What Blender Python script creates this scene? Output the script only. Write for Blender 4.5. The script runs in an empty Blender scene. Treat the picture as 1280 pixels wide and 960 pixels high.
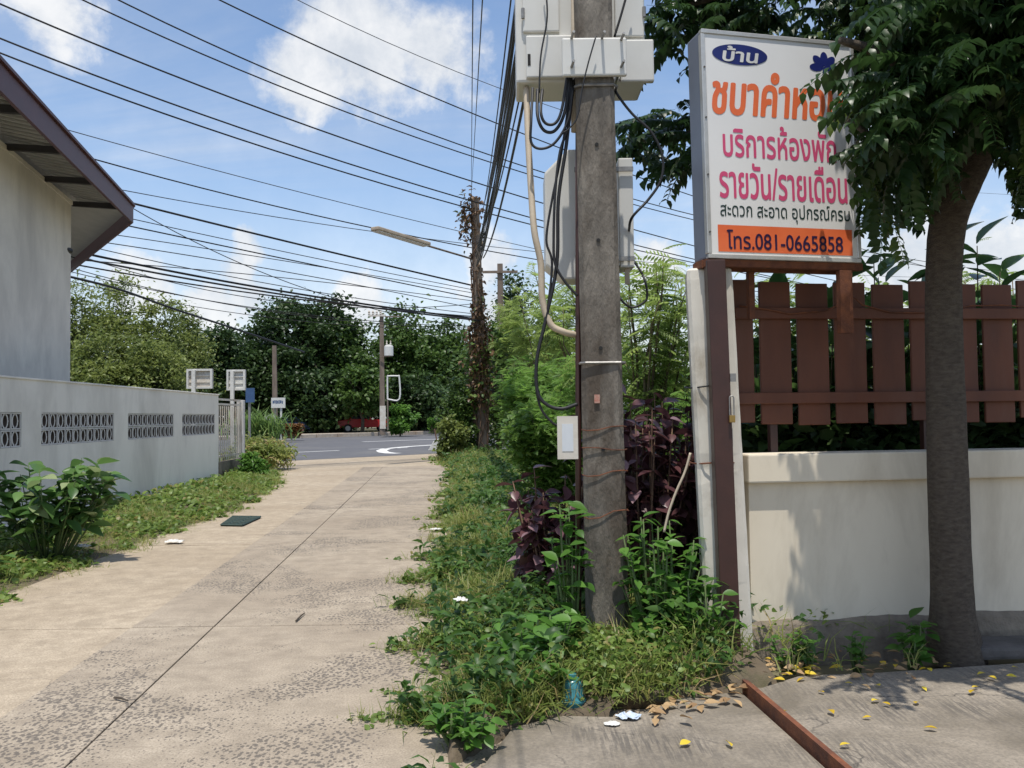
import bpy, bmesh, math, random
import numpy as np
from mathutils import Vector, Matrix
R = math.radians
rng = np.random.default_rng(7)
random.seed(7)
S = bpy.context.scene
COL = S.collection

# ------------------------------------------------------------------ camera, sky, sun, exposure
F = 1080.0            # focal length in pixels of the 1280 x 960 photograph
CAM = np.array([0.0, 0.0, 1.55])
PITCH, ROLL = R(2.12), R(0.7)
fwd = np.array([0, math.cos(PITCH), math.sin(PITCH)])
up0 = np.array([0, -math.sin(PITCH), math.cos(PITCH)])
rt0 = np.array([1.0, 0, 0])
right = math.cos(ROLL) * rt0 - math.sin(ROLL) * up0
upv = math.sin(ROLL) * rt0 + math.cos(ROLL) * up0
cd = bpy.data.cameras.new('camera'); cam = bpy.data.objects.new('camera', cd); COL.objects.link(cam)
cd.sensor_width = 36; cd.lens = 36 * F / 1280; cd.clip_start = 0.05; cd.clip_end = 3000
mw = Matrix.Identity(4)
for i in range(3):
    mw[i][0], mw[i][1], mw[i][2], mw[i][3] = right[i], upv[i], -fwd[i], CAM[i]
cam.matrix_world = mw
S.camera = cam

SUN_EL, SUN_AZ = R(74), R(181)      # azimuth from +Y clockwise: behind the viewer
tosun = Vector((math.cos(SUN_EL) * math.sin(SUN_AZ), math.cos(SUN_EL) * math.cos(SUN_AZ), math.sin(SUN_EL)))
sl = bpy.data.lights.new('sun', 'SUN'); so = bpy.data.objects.new('sun', sl); COL.objects.link(so)
sl.energy = 3.7; sl.angle = R(0.55); sl.color = (1, 0.95, 0.87)
so.rotation_euler = tosun.to_track_quat('Z', 'Y').to_euler(); so.location = (0, 0, 40)

world = bpy.data.worlds.new('World'); S.world = world; world.use_nodes = True
def build_world():
    nt = world.node_tree; N = nt.nodes; L = nt.links
    for n in list(N): N.remove(n)
    out = N.new('ShaderNodeOutputWorld'); bg = N.new('ShaderNodeBackground'); bg.inputs[1].default_value = 0.15
    sky = N.new('ShaderNodeTexSky'); sky.sky_type = 'NISHITA'; sky.sun_disc = False
    sky.sun_elevation = SUN_EL; sky.sun_rotation = SUN_AZ; sky.air_density = 1.0; sky.dust_density = 0.6; sky.ozone_density = 2.0
    tc = N.new('ShaderNodeTexCoord')
    def M(op, a, b=None, c=None):
        n = N.new('ShaderNodeMath'); n.operation = op
        for i, v in enumerate((a, b, c)):
            if v is None: continue
            if isinstance(v, (int, float)): n.inputs[i].default_value = v
            else: L.new(v, n.inputs[i])
        return n.outputs[0]
    def MR(v, a, b, c=0, d=1):
        n = N.new('ShaderNodeMapRange'); n.interpolation_type = 'SMOOTHSTEP'; L.new(v, n.inputs[0])
        for i, q in enumerate((a, b, c, d)): n.inputs[i + 1].default_value = q
        return n.outputs[0]
    def noise(vec, scale, detail, rough=.55, dist=0):
        n = N.new('ShaderNodeTexNoise'); L.new(vec, n.inputs['Vector']); n.inputs['Scale'].default_value = scale
        n.inputs['Detail'].default_value = detail; n.inputs['Roughness'].default_value = rough; n.inputs['Distortion'].default_value = dist
        return n.outputs[0]
    sep = N.new('ShaderNodeSeparateXYZ'); L.new(tc.outputs['Generated'], sep.inputs[0])
    zz = M('ADD', M('MAXIMUM', sep.outputs[2], 0.0), 0.22)
    cx = M('DIVIDE', sep.outputs[0], zz); cy = M('DIVIDE', sep.outputs[1], zz)
    comb = N.new('ShaderNodeCombineXYZ'); L.new(cx, comb.inputs[0]); L.new(cy, comb.inputs[1])
    # streaky high cloud everywhere
    mp = N.new('ShaderNodeMapping'); L.new(comb.outputs[0], mp.inputs[0]); mp.inputs['Rotation'].default_value = (0, 0, R(35)); mp.inputs['Scale'].default_value = (0.55, 1.3, 1)
    veil = M('MULTIPLY', MR(noise(mp.outputs[0], 1.1, 7, .6, .6), .36, .78), .56)
    # heaps: the direction of each, its size; the same kind of cloud goes on all round
    fine = noise(tc.outputs['Generated'], 11, 8, .62, .15)
    fine2 = noise(tc.outputs['Generated'], 4.0, 4, .55)
    blobs = []
    def px(x, y):
        d = (x - 640) / F * right + (480 - y) / F * upv + fwd
        return d / np.linalg.norm(d)
    for x, y, r in ((455, 45, .105), (385, 95, .06), (540, 60, .07), (308, 296, .022), (312, 318, .030), (300, 340, .042), (318, 372, .06), (270, 385, .05),
                    (60, 8, .08), (810, 330, .06), (1130, 330, .09), (1000, 180, .09), (620, 330, .05), (620, 400, .08), (450, 390, .05), (1250, 330, .08), (170, 360, .05)):
        blobs.append((px(x, y), r))
    rr = random.Random(3)
    for a in range(26, 334, 11):
        az = R(a + rr.uniform(-5, 5) + 10); e = R(rr.uniform(5, 38))
        if 325 < (math.degrees(az) % 360) or (math.degrees(az) % 360) < 35: continue
        blobs.append((np.array([math.sin(az) * math.cos(e), math.cos(az) * math.cos(e), math.sin(e)]), rr.uniform(.05, .13)))
    acc = None
    for d, r in blobs:
        vm = N.new('ShaderNodeVectorMath'); vm.operation = 'DISTANCE'; L.new(tc.outputs['Generated'], vm.inputs[0]); vm.inputs[1].default_value = tuple(d)
        v = M('SUBTRACT', 1.0, M('DIVIDE', vm.outputs['Value'], r))
        acc = v if acc is None else M('MAXIMUM', acc, v)
    acc = M('MAXIMUM', acc, -1.2)
    heap = M('ADD', acc, M('ADD', M('MULTIPLY', M('SUBTRACT', fine, .5), 2.4), M('MULTIPLY', M('SUBTRACT', fine2, .5), 1.2)))
    heapm = MR(heap, .05, .75)
    low = MR(sep.outputs[2], .32, .0, 0, .78)
    mask = M('MAXIMUM', M('MAXIMUM', veil, M('MULTIPLY', heapm, .92)), low)
    # cloud tone: bright tops, greyer where thick
    tone = N.new('ShaderNodeMix'); tone.data_type = 'RGBA'
    L.new(MR(fine, .35, .7), tone.inputs[0]); tone.inputs[6].default_value = (3.7, 3.95, 4.3, 1); tone.inputs[7].default_value = (5.4, 5.4, 5.4, 1)
    mix = N.new('ShaderNodeMix'); mix.data_type = 'RGBA'
    L.new(mask, mix.inputs[0]); L.new(sky.outputs[0], mix.inputs[6]); L.new(tone.outputs[2], mix.inputs[7])
    L.new(mix.outputs[2], bg.inputs[0]); L.new(bg.outputs[0], out.inputs[0])
build_world()
vs = S.view_settings; vs.view_transform = 'Standard'; vs.look = 'None'; vs.exposure = 0.3; vs.gamma = 1; vs.use_curve_mapping = False
S.cycles.max_bounces = 6; S.cycles.transparent_max_bounces = 6

# ------------------------------------------------------------------ pixel helpers (direction only; depth comes from what a thing touches)
def ray(x, y): return (x - 640) / F * right + (480 - y) / F * upv + fwd
def G(x, y, z=0.0):                    # where the pixel meets level z
    d = ray(x, y); return CAM + d * ((z - CAM[2]) / d[2])
def D(x, y, Y):                        # the point of that direction at distance Y
    d = ray(x, y); return CAM + d * (Y / d[1])

# ------------------------------------------------------------------ materials
MATS = {}
def nodes_of(m):
    m.use_nodes = True; nt = m.node_tree
    return nt, nt.nodes, nt.links, nt.nodes['Principled BSDF']
def ramp(N, L, fac, stops):
    r = N.new('ShaderNodeValToRGB'); e = r.color_ramp.elements
    while len(e) < len(stops): e.new(.5)
    for i, (p, c) in enumerate(stops):
        e[i].position = p; e[i].color = (*c, 1) if not isinstance(c, (int, float)) else (c, c, c, 1)
    L.new(fac, r.inputs[0]); return r.outputs[0]
def tnoise(N, L, vec, scale, detail=5, rough=.6, dist=0):
    n = N.new('ShaderNodeTexNoise'); L.new(vec, n.inputs['Vector'])
    n.inputs['Scale'].default_value = scale; n.inputs['Detail'].default_value = detail; n.inputs['Roughness'].default_value = rough; n.inputs['Distortion'].default_value = dist
    return n.outputs[0]
def mixc(N, L, fac, a, b, mode='MIX'):
    n = N.new('ShaderNodeMix'); n.data_type = 'RGBA'; n.blend_type = mode
    for i, v in ((0, fac), (6, a), (7, b)):
        if isinstance(v, (int, float)): n.inputs[i].default_value = v if i == 0 else (v, v, v, 1)
        elif isinstance(v, tuple): n.inputs[i].default_value = (*v, 1)
        else: L.new(v, n.inputs[i])
    return n.outputs[2]
def bump(N, L, h, P, strength=.3, dist=.02):
    b = N.new('ShaderNodeBump'); b.inputs['Strength'].default_value = strength; b.inputs['Distance'].default_value = dist
    L.new(h, b.inputs['Height']); L.new(b.outputs[0], P.inputs['Normal'])
def mat(name, c, rough=.7, c2=None, scale=6, stretch=(1, 1, 1), metal=0, bmp=.15, bdist=.01, dirt=None, dirt_scale=1.2, dirt_lo=.5, dirt_hi=.75):
    if name in MATS: return MATS[name]
    m = bpy.data.materials.new(name); nt, N, L, P = nodes_of(m)
    tc = N.new('ShaderNodeTexCoord'); mp = N.new('ShaderNodeMapping'); mp.inputs['Scale'].default_value = stretch
    geo = N.new('ShaderNodeNewGeometry'); L.new(geo.outputs['Position'], mp.inputs[0])
    n1 = tnoise(N, L, mp.outputs[0], scale, 8)
    c2 = c2 or tuple(v * .72 for v in c)
    col = mixc(N, L, ramp(N, L, n1, [(.3, 0), (.7, 1)]), c2, c)
    if dirt:
        n2 = tnoise(N, L, mp.outputs[0], dirt_scale, 9, .65, .4)
        col = mixc(N, L, ramp(N, L, n2, [(dirt_lo, 0), (dirt_hi, 1)]), col, dirt)
    L.new(col, P.inputs['Base Color']); P.inputs['Roughness'].default_value = rough; P.inputs['Metallic'].default_value = metal
    if bmp: bump(N, L, tnoise(N, L, mp.outputs[0], scale * 6, 6), P, bmp, bdist)
    MATS[name] = m; return m
def leafmat(name, a, b, src='attr', trans=.35, rough=.45, c=None):
    if name in MATS: return MATS[name]
    m = bpy.data.materials.new(name); nt, N, L, P = nodes_of(m)
    if src == 'attr':
        at = N.new('ShaderNodeAttribute'); at.attribute_name = 'rnd'; fac = at.outputs['Fac']
    else:
        oi = N.new('ShaderNodeObjectInfo'); fac = oi.outputs['Random']
    stops = [(0, a), (1, b)] if c is None else [(0, a), (.86, b), (.93, c)]
    col = ramp(N, L, fac, stops)
    L.new(col, P.inputs['Base Color']); P.inputs['Roughness'].default_value = rough
    P.inputs['Specular IOR Level'].default_value = .35
    tr = N.new('ShaderNodeBsdfTranslucent'); L.new(mixc(N, L, .5, col, (.75, .9, .25), 'MULTIPLY'), tr.inputs[0])
    hsv = N.new('ShaderNodeHueSaturation'); hsv.inputs['Value'].default_value = 1.5; L.new(col, hsv.inputs['Color']); L.new(hsv.outputs[0], tr.inputs[0])
    ms = N.new('ShaderNodeMixShader'); ms.inputs[0].default_value = trans
    L.new(P.outputs[0], ms.inputs[1]); L.new(tr.outputs[0], ms.inputs[2]); L.new(ms.outputs[0], N['Material Output'].inputs[0])
    MATS[name] = m; return m
def glassmat(name, c):
    if name in MATS: return MATS[name]
    m = bpy.data.materials.new(name); nt, N, L, P = nodes_of(m)
    P.inputs['Base Color'].default_value = (*c, 1); P.inputs['Roughness'].default_value = .08; P.inputs['Specular IOR Level'].default_value = .8
    MATS[name] = m; return m

def lane_mat(name, light):
    m = bpy.data.materials.new(name); nt, N, L, P = nodes_of(m)
    geo = N.new('ShaderNodeNewGeometry'); v = geo.outputs['Position']
    big = tnoise(N, L, v, .55, 6, .6, .3); mid = tnoise(N, L, v, 5, 8, .65); fine = tnoise(N, L, v, 90, 4, .6)
    a, b = ((.53, .44, .325), (.40, .32, .225)) if light else ((.475, .40, .305), (.355, .29, .215))
    col = mixc(N, L, ramp(N, L, big, [(.35, 0), (.65, 1)]), b, a)
    col = mixc(N, L, ramp(N, L, mid, [(.35, .65), (.60, 0)]), col, tuple(q * .66 for q in b))
    col = mixc(N, L, ramp(N, L, fine, [(.3, .75), (.6, 0)]), col, tuple(q * .5 for q in b))
    # cross drag lines of the broom
    mp = N.new('ShaderNodeMapping'); L.new(v, mp.inputs[0]); mp.inputs['Scale'].default_value = (.5, 16, 1); mp.inputs['Rotation'].default_value = (0, 0, R(-5))
    drag = tnoise(N, L, mp.outputs[0], 1.5, 5, .6)
    col = mixc(N, L, ramp(N, L, drag, [(.3, .4), (.55, 0)]), col, tuple(q * .78 for q in b))
    # wandering hairline cracks
    cv = N.new('ShaderNodeTexVoronoi'); cv.feature = 'DISTANCE_TO_EDGE'; cv.inputs['Scale'].default_value = .42
    cn = N.new('ShaderNodeTexNoise'); L.new(v, cn.inputs['Vector']); cn.inputs['Scale'].default_value = 1.6; cn.inputs['Detail'].default_value = 6
    cs = N.new('ShaderNodeVectorMath'); cs.operation = 'SCALE'; L.new(cn.outputs['Color'], cs.inputs[0]); cs.inputs['Scale'].default_value = .9
    cadd = N.new('ShaderNodeVectorMath'); cadd.operation = 'ADD'; L.new(v, cadd.inputs[0]); L.new(cs.outputs[0], cadd.inputs[1]); L.new(cadd.outputs[0], cv.inputs['Vector'])
    ckm = N.new('ShaderNodeMath'); ckm.operation = 'MULTIPLY'; L.new(ramp(N, L, cv.outputs['Distance'], [(0, .8), (.0035, 0)]), ckm.inputs[0]); L.new(ramp(N, L, big, [(.48, 0), (.54, 1)]), ckm.inputs[1])
    col = mixc(N, L, ckm.outputs[0], col, (.13, .11, .09))
    # worn pits in patches
    vo = N.new('ShaderNodeTexVoronoi'); vo.inputs['Scale'].default_value = 44 if not light else 40; vo.inputs['Randomness'].default_value = 1
    mp2 = N.new('ShaderNodeMapping'); L.new(v, mp2.inputs[0]); mp2.inputs['Scale'].default_value = (1, .75, 1)
    wob = N.new('ShaderNodeTexNoise'); L.new(v, wob.inputs['Vector']); wob.inputs['Scale'].default_value = 60; wob.inputs['Detail'].default_value = 3
    wsc = N.new('ShaderNodeVectorMath'); wsc.operation = 'SCALE'; L.new(wob.outputs['Color'], wsc.inputs[0]); wsc.inputs['Scale'].default_value = .022
    wad = N.new('ShaderNodeVectorMath'); wad.operation = 'ADD'; L.new(mp2.outputs[0], wad.inputs[0]); L.new(wsc.outputs[0], wad.inputs[1]); L.new(wad.outputs[0], vo.inputs['Vector'])
    pm = tnoise(N, L, v, .75, 4, .6, .5)
    thr = ramp(N, L, pm, [(.40, 0), (.58, .50 if not light else .22)])
    sub = N.new('ShaderNodeMath'); sub.operation = 'SUBTRACT'; L.new(thr, sub.inputs[0]); L.new(vo.outputs['Distance'], sub.inputs[1])
    pit = ramp(N, L, sub.outputs[0], [(0, 0), (.10, .85)])
    col = mixc(N, L, pit, col, (.105, .09, .075))
    L.new(col, P.inputs['Base Color']); P.inputs['Roughness'].default_value = .9
    inv = N.new('ShaderNodeMath'); inv.operation = 'SUBTRACT'; L.new(fine, inv.inputs[0]); L.new(pit, inv.inputs[1])
    bump(N, L, inv.outputs[0], P, .35, .006)
    MATS[name] = m; return m
lane_mat('lane_concrete', False); lane_mat('strip_concrete', True)

def apron_mat():
    m = bpy.data.materials.new('apron_concrete'); nt, N, L, P = nodes_of(m)
    geo = N.new('ShaderNodeNewGeometry'); v = geo.outputs['Position']
    big = tnoise(N, L, v, 1.3, 8, .65, .5); fine = tnoise(N, L, v, 60, 5, .7)
    col = mixc(N, L, ramp(N, L, big, [(.35, 0), (.65, 1)]), (.16, .135, .10), (.36, .31, .245))
    col = mixc(N, L, ramp(N, L, fine, [(.35, .6), (.6, 0)]), col, (.12, .105, .085))
    mp = N.new('ShaderNodeMapping'); L.new(v, mp.inputs[0]); mp.inputs['Rotation'].default_value = (0, 0, R(28)); mp.inputs['Scale'].default_value = (60, 4.5, 1)
    groove = tnoise(N, L, mp.outputs[0], 1, 4, .6, .3)
    patch = ramp(N, L, tnoise(N, L, v, 1.4, 6), [(.46, 0), (.62, .75)])
    gr = N.new('ShaderNodeMath'); gr.operation = 'MULTIPLY'; L.new(ramp(N, L, groove, [(.42, 1), (.55, 0)]), gr.inputs[0]); L.new(patch, gr.inputs[1])
    col = mixc(N, L, gr.outputs[0], col, (.09, .08, .07))
    vo = N.new('ShaderNodeTexVoronoi'); vo.feature = 'DISTANCE_TO_EDGE'; vo.inputs['Scale'].default_value = 1.1
    wv = N.new('ShaderNodeVectorMath'); wv.operation = 'ADD'; L.new(v, wv.inputs[0])
    nz = N.new('ShaderNodeTexNoise'); L.new(v, nz.inputs['Vector']); nz.inputs['Scale'].default_value = 3; nz.inputs['Detail'].default_value = 5
    sc = N.new('ShaderNodeVectorMath'); sc.operation = 'SCALE'; L.new(nz.outputs['Color'], sc.inputs[0]); sc.inputs['Scale'].default_value = .5
    L.new(sc.outputs[0], wv.inputs[1]); L.new(wv.outputs[0], vo.inputs['Vector'])
    crack = ramp(N, L, vo.outputs['Distance'], [(0, 1), (.012, 0)])
    ck = N.new('ShaderNodeMath'); ck.operation = 'MULTIPLY'; L.new(crack, ck.inputs[0]); L.new(ramp(N, L, big, [(.5, 0), (.56, .8)]), ck.inputs[1])
    col = mixc(N, L, ck.outputs[0], col, (.05, .045, .04))
    L.new(col, P.inputs['Base Color']); P.inputs['Roughness'].default_value = .92
    h = N.new('ShaderNodeMath'); h.operation = 'SUBTRACT'; L.new(fine, h.inputs[0]); L.new(gr.outputs[0], h.inputs[1])
    bump(N, L, h.outputs[0], P, .5, .01); MATS['apron_concrete'] = m
apron_mat()
mat('soil', (.15, .115, .075), .95, (.085, .065, .042), 5, bmp=.5, bdist=.03, dirt=(.06, .075, .025), dirt_scale=2)
mat('joint_dirt', (.24, .195, .145), .95, (.13, .105, .075), 5)
mat('yard', (.20, .17, .11), .95, (.11, .11, .05), .8, bmp=.4, dirt=(.07, .10, .03), dirt_scale=.25)
mat('asphalt', (.115, .115, .125), .85, (.085, .085, .09), 2.5, bmp=.2, dirt=(.15, .145, .14), dirt_scale=.25)
mat('road_paint', (.78, .77, .74), .6, (.6, .59, .56), 8)
mat('kerb', (.46, .40, .33), .85, (.33, .28, .22), 3, dirt=(.28, .2, .14), dirt_scale=.6)
mat('wall_grey_white', (.82, .775, .70), .85, (.73, .685, .61), 1.1, (1, 1, .45), bmp=.12, dirt=(.50, .465, .41), dirt_scale=.8, dirt_lo=.50, dirt_hi=.80)
mat('house_render', (.76, .715, .64), .85, (.64, .60, .54), 1.0, (1, 1, .6), bmp=.12, dirt=(.47, .44, .40), dirt_scale=.7, dirt_lo=.46, dirt_hi=.74)
mat('block_white', (.62, .60, .57), .85, (.5, .48, .46), 9)
mat('block_raw_shade', (.13, .10, .08), .95, (.08, .06, .05), 12)  # inside of the pierced blocks, the shade of the openings put into its colour
mat('cream_wall', (.74, .66, .52), .8, (.66, .58, .45), 1.8, (1, 1, .4), bmp=.12, dirt=(.44, .37, .27), dirt_scale=2.0, dirt_lo=.47, dirt_hi=.80)
mat('plinth', (.27, .225, .17), .95, (.13, .105, .08), 5, bmp=.6, bdist=.02, dirt=(.06, .052, .042), dirt_scale=1.6)
mat('pillar_white', (.70, .66, .58), .85, (.58, .54, .46), 2.5, (1, 1, .5), bmp=.3, dirt=(.30, .25, .18), dirt_scale=2.2, dirt_lo=.55, dirt_hi=.72)
mat('pole_concrete', (.25, .222, .185), .92, (.105, .092, .077), 9, (1, 1, .3), bmp=.7, bdist=.02, dirt=(.08, .062, .046), dirt_scale=2.6, dirt_lo=.44, dirt_hi=.62)
mat('pole_far', (.23, .18, .14), .92, (.12, .09, .07), 5, (1, 1, .2))
mat('brown_paint', (.15, .047, .020), .65, (.095, .031, .015), 5, (1, 1, .3), bmp=.12, dirt=(.15, .065, .04), dirt_scale=2.2, dirt_lo=.52, dirt_hi=.8)
mat('brown_post', (.058, .022, .016), .45, (.04, .016, .012), 6, bmp=.1)
mat('rust', (.22, .075, .03), .85, (.10, .035, .02), 14, bmp=.4, dirt=(.035, .018, .014), dirt_scale=5)
mat('fascia', (.10, .032, .035), .5, (.075, .025, .028), 4)
mat('soffit', (.46, .45, .42), .7, (.36, .35, .33), 2, bmp=.05)
mat('rafter', (.035, .03, .03), .7)
mat('sign_face', (.80, .79, .77), .35, (.74, .73, .71), 1.5, bmp=0)
mat('sign_side', (.22, .25, .31), .5, (.17, .19, .24), 3, bmp=.1)
mat('rust_pale', (.42, .28, .15), .8, (.5, .40, .28), 12, (1, 1, .3))
mat('alu', (.62, .61, .58), .4, (.5, .49, .46), 8, metal=.5)
mat('ink_blue', (.012, .022, .16), .4, bmp=0)
mat('ink_white', (.78, .77, .74), .4, bmp=0)
mat('ink_orange', (.80, .17, .055), .45, (.74, .14, .045), 6, bmp=0)
mat('ink_pink', (.66, .085, .20), .45, (.60, .075, .18), 6, bmp=0)
mat('ink_dark', (.02, .05, .045), .4, bmp=0)
mat('ink_navy', (.03, .012, .06), .4, bmp=0)
mat('cabinet', (.66, .65, .61), .45, (.60, .59, .55), 3, bmp=.03, dirt=(.45, .40, .30), dirt_scale=1.6, dirt_lo=.58, dirt_hi=.85)
mat('steel', (.34, .33, .31), .5, (.2, .19, .18), 20, metal=.6)
mat('cable_black', (.012, .012, .014), .55, bmp=0)
mat('cable_grey', (.06, .065, .08), .6, bmp=0)
mat('pipe_beige', (.50, .42, .31), .6, (.42, .34, .25), 10, bmp=.1)
mat('bark', (.21, .165, .12), .95, (.085, .066, .05), 22, (1, 1, 2.6), bmp=1.0, bdist=.03, dirt=(.21, .17, .13), dirt_scale=18, dirt_lo=.52, dirt_hi=.7)
mat('bark_far', (.10, .08, .06), .95, (.05, .04, .03), 4)
mat('stem', (.14, .11, .06), .85, (.09, .07, .04), 20, bmp=0)
mat('green_stem', (.10, .15, .05), .8, (.07, .10, .03), 20, bmp=0)
mat('dry_stem', (.20, .12, .075), .9, (.10, .06, .04), 20, bmp=0)
mat('tube_lamp', (.50, .40, .29), .5, (.36, .28, .2), 5)
mat('sign_back', (.66, .63, .57), .7, (.52, .46, .38), 4, dirt=(.33, .22, .14), dirt_scale=1.5)
mat('sign_blue', (.045, .10, .22), .5)
mat('red_paint', (.40, .012, .012), .3, (.34, .01, .01), 3, bmp=0)
mat('blue_paint', (.02, .06, .16), .3, bmp=0)
mat('grey_paint', (.4, .41, .42), .35, bmp=0)
mat('tyre', (.015, .015, .016), .85)
mat('rim', (.35, .35, .36), .4, metal=.7, bmp=0)
glassmat('dark_glass', (.015, .02, .022))
mat('lamp_glass', (.75, .72, .66), .2, bmp=0)
mat('grate_green', (.022, .05, .042), .6, (.015, .035, .03), 10)
mat('drain_dark', (.02, .02, .02), .9, bmp=0)
mat('cup_teal', (.03, .16, .19), .25, (.05, .22, .25), 12, bmp=.1)
mat('litter_white', (.72, .71, .67), .6, (.55, .54, .5), 14, bmp=.3)
mat('litter_pink', (.60, .62, .66), .6, (.45, .55, .66), 14, bmp=.2)
mat('brass', (.42, .27, .09), .35, metal=.8, bmp=0)
mat('stone_dark', (.14, .125, .115), .95, (.06, .055, .05), 6, bmp=.6)
mat('beige_plastic', (.60, .54, .40), .5, bmp=0)
mat('black_plastic', (.015, .015, .017), .35, bmp=0)
mat('notice', (.62, .64, .66), .5, (.5, .53, .57), 7, (1, 1, .4), bmp=0)
mat('sticker_red', (.38, .09, .05), .6, (.42, .32, .26), 60, bmp=0)

# ------------------------------------------------------------------ mesh helpers
ORG = {}
def tag(o, label, cat, group=None):
    o['label'] = label; o['category'] = cat
    if group: o['group'] = group
    return o
def thing(name, loc, label, cat, group=None):
    o = bpy.data.objects.new(name, None); COL.objects.link(o); o.empty_display_size = .1
    o.location = tuple(float(v) for v in loc); ORG[o] = np.array(o.location); return tag(o, label, cat, group)
def link(name, me, parent=None):
    o = bpy.data.objects.new(name, me); COL.objects.link(o)
    if parent is not None: o.parent = parent
    ORG[o] = ORG[parent] if parent is not None else np.zeros(3)
    return o
def inst(name, me, parent, M4):        # a placed copy sharing mesh data; M4 in world space
    o = bpy.data.objects.new(name, me); COL.objects.link(o); o.parent = parent
    M4 = Matrix(M4.tolist()) if isinstance(M4, np.ndarray) else M4.copy()
    M4.translation = M4.translation - Vector(ORG[parent].tolist()); o.matrix_local = M4
    return o
class MB:
    def __init__(s): s.v = []; s.f = []
    def add(s, vs, fs):
        b = len(s.v); s.v += [tuple(float(q) for q in p) for p in vs]; s.f += [tuple(i + b for i in f) for f in fs]; return s
    def obox(s, o, ex, ey, ez, a, b, c):
        o = np.array(o, float); ex, ey, ez = (np.array(q, float) for q in (ex, ey, ez))
        vs = [o + ex * i + ey * j + ez * k for i in a for j in b for k in c]
        return s.add(vs, [(0, 1, 3, 2), (4, 6, 7, 5), (0, 4, 5, 1), (2, 3, 7, 6), (0, 2, 6, 4), (1, 5, 7, 3)])
    def box(s, x, y, z): return s.obox((0, 0, 0), (1, 0, 0), (0, 1, 0), (0, 0, 1), x, y, z)
    def tube(s, pts, r, n=8, cap=True):
        pts = [np.array(p, float) for p in pts]; m = len(pts)
        rs = r if isinstance(r, (list, tuple, np.ndarray)) else [r] * m
        ref = None; vs = []
        for i, p in enumerate(pts):
            t = pts[min(i + 1, m - 1)] - pts[max(i - 1, 0)]; t = t / (np.linalg.norm(t) + 1e-9)
            if ref is None: ref = np.array([0, 0, 1.]) if abs(t[2]) < .9 else np.array([1., 0, 0])
            u = np.cross(ref, t); u /= np.linalg.norm(u) + 1e-9; w = np.cross(t, u); ref = w if abs(t[2]) >= .9 or abs(np.dot(ref, t)) > .9 else ref
            for k in range(n):
                a = 2 * math.pi * k / n; vs.append(p + rs[i] * (math.cos(a) * u + math.sin(a) * w))
        fs = [(i * n + k, i * n + (k + 1) % n, (i + 1) * n + (k + 1) % n, (i + 1) * n + k) for i in range(m - 1) for k in range(n)]
        if cap: fs += [tuple(range(n))[::-1], tuple(range((m - 1) * n, m * n))]
        return s.add(vs, fs)
    def prism(s, poly, d):             # closed polygon (3-D points) swept along vector d
        n = len(poly); d = np.array(d, float); p = [np.array(q, float) for q in poly]
        return s.add(p + [q + d for q in p], [tuple(range(n))[::-1], tuple(range(n, 2 * n))] + [(i, (i + 1) % n, n + (i + 1) % n, n + i) for i in range(n)])
    def lathe(s, c, prof, n=16):
        vs = [np.array(c) + np.array([r * math.cos(2 * math.pi * k / n), r * math.sin(2 * math.pi * k / n), z]) for r, z in prof for k in range(n)]
        m = len(prof)
        return s.add(vs, [(i * n + k, i * n + (k + 1) % n, (i + 1) * n + (k + 1) % n, (i + 1) * n + k) for i in range(m - 1) for k in range(n)] + [tuple(range(n))[::-1], tuple(range((m - 1) * n, m * n))])
    def mesh(s, name, m, org=(0, 0, 0), smooth=False, bevel=0, seg=2):
        me = bpy.data.meshes.new(name); o = np.array(org)
        me.from_pydata([tuple(np.array(p) - o) for p in s.v], [], s.f)
        bm = bmesh.new(); bm.from_mesh(me); bmesh.ops.recalc_face_normals(bm, faces=bm.faces[:])
        if bevel:
            ed = [e for e in bm.edges if len(e.link_faces) == 2 and e.calc_face_angle() > .6]
            bmesh.ops.bevel(bm, geom=ed, offset=bevel, segments=seg, affect='EDGES', profile=.6)
        if smooth:
            for f in bm.faces: f.smooth = True
        bm.to_mesh(me); bm.free(); me.materials.append(MATS[m]); return me
    def build(s, name, m, parent=None, smooth=False, bevel=0, seg=2):
        return link(name, s.mesh(name, m, ORG[parent] if parent is not None else (0, 0, 0), smooth, bevel, seg), parent)
def single(name, mb, m, label, cat, group=None, loc=None, **k):      # a thing that is one mesh, origin at its base
    vs = np.array(mb.v); loc = vs.mean(0) * np.array([1, 1, 0]) + np.array([0, 0, vs[:, 2].min()]) if loc is None else np.array(loc)
    me = mb.mesh(name, m, loc, **k); o = bpy.data.objects.new(name, me); COL.objects.link(o); o.location = tuple(loc); ORG[o] = loc
    return tag(o, label, cat, group)
def struct(name, mb, m, parent=None, **k):
    o = mb.build(name, m, parent, **k)
    if parent is None: o['kind'] = 'structure'
    return o
def trimesh(name, V, T, rnd=None, m=None, smooth=False):
    me = bpy.data.meshes.new(name); V = np.ascontiguousarray(V, np.float32); T = np.ascontiguousarray(T, np.int32)
    me.vertices.add(len(V)); me.vertices.foreach_set('co', V.ravel()); me.loops.add(T.size); me.loops.foreach_set('vertex_index', T.ravel())
    me.polygons.add(len(T)); me.polygons.foreach_set('loop_start', np.arange(0, T.size, 3, dtype=np.int32)); me.polygons.foreach_set('loop_total', np.full(len(T), 3, np.int32))
    if rnd is not None:
        a = me.attributes.new('rnd', 'FLOAT', 'POINT'); a.data.foreach_set('value', np.ascontiguousarray(rnd, np.float32))
    me.update(); me.validate()
    if m: me.materials.append(MATS[m])
    return me

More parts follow.
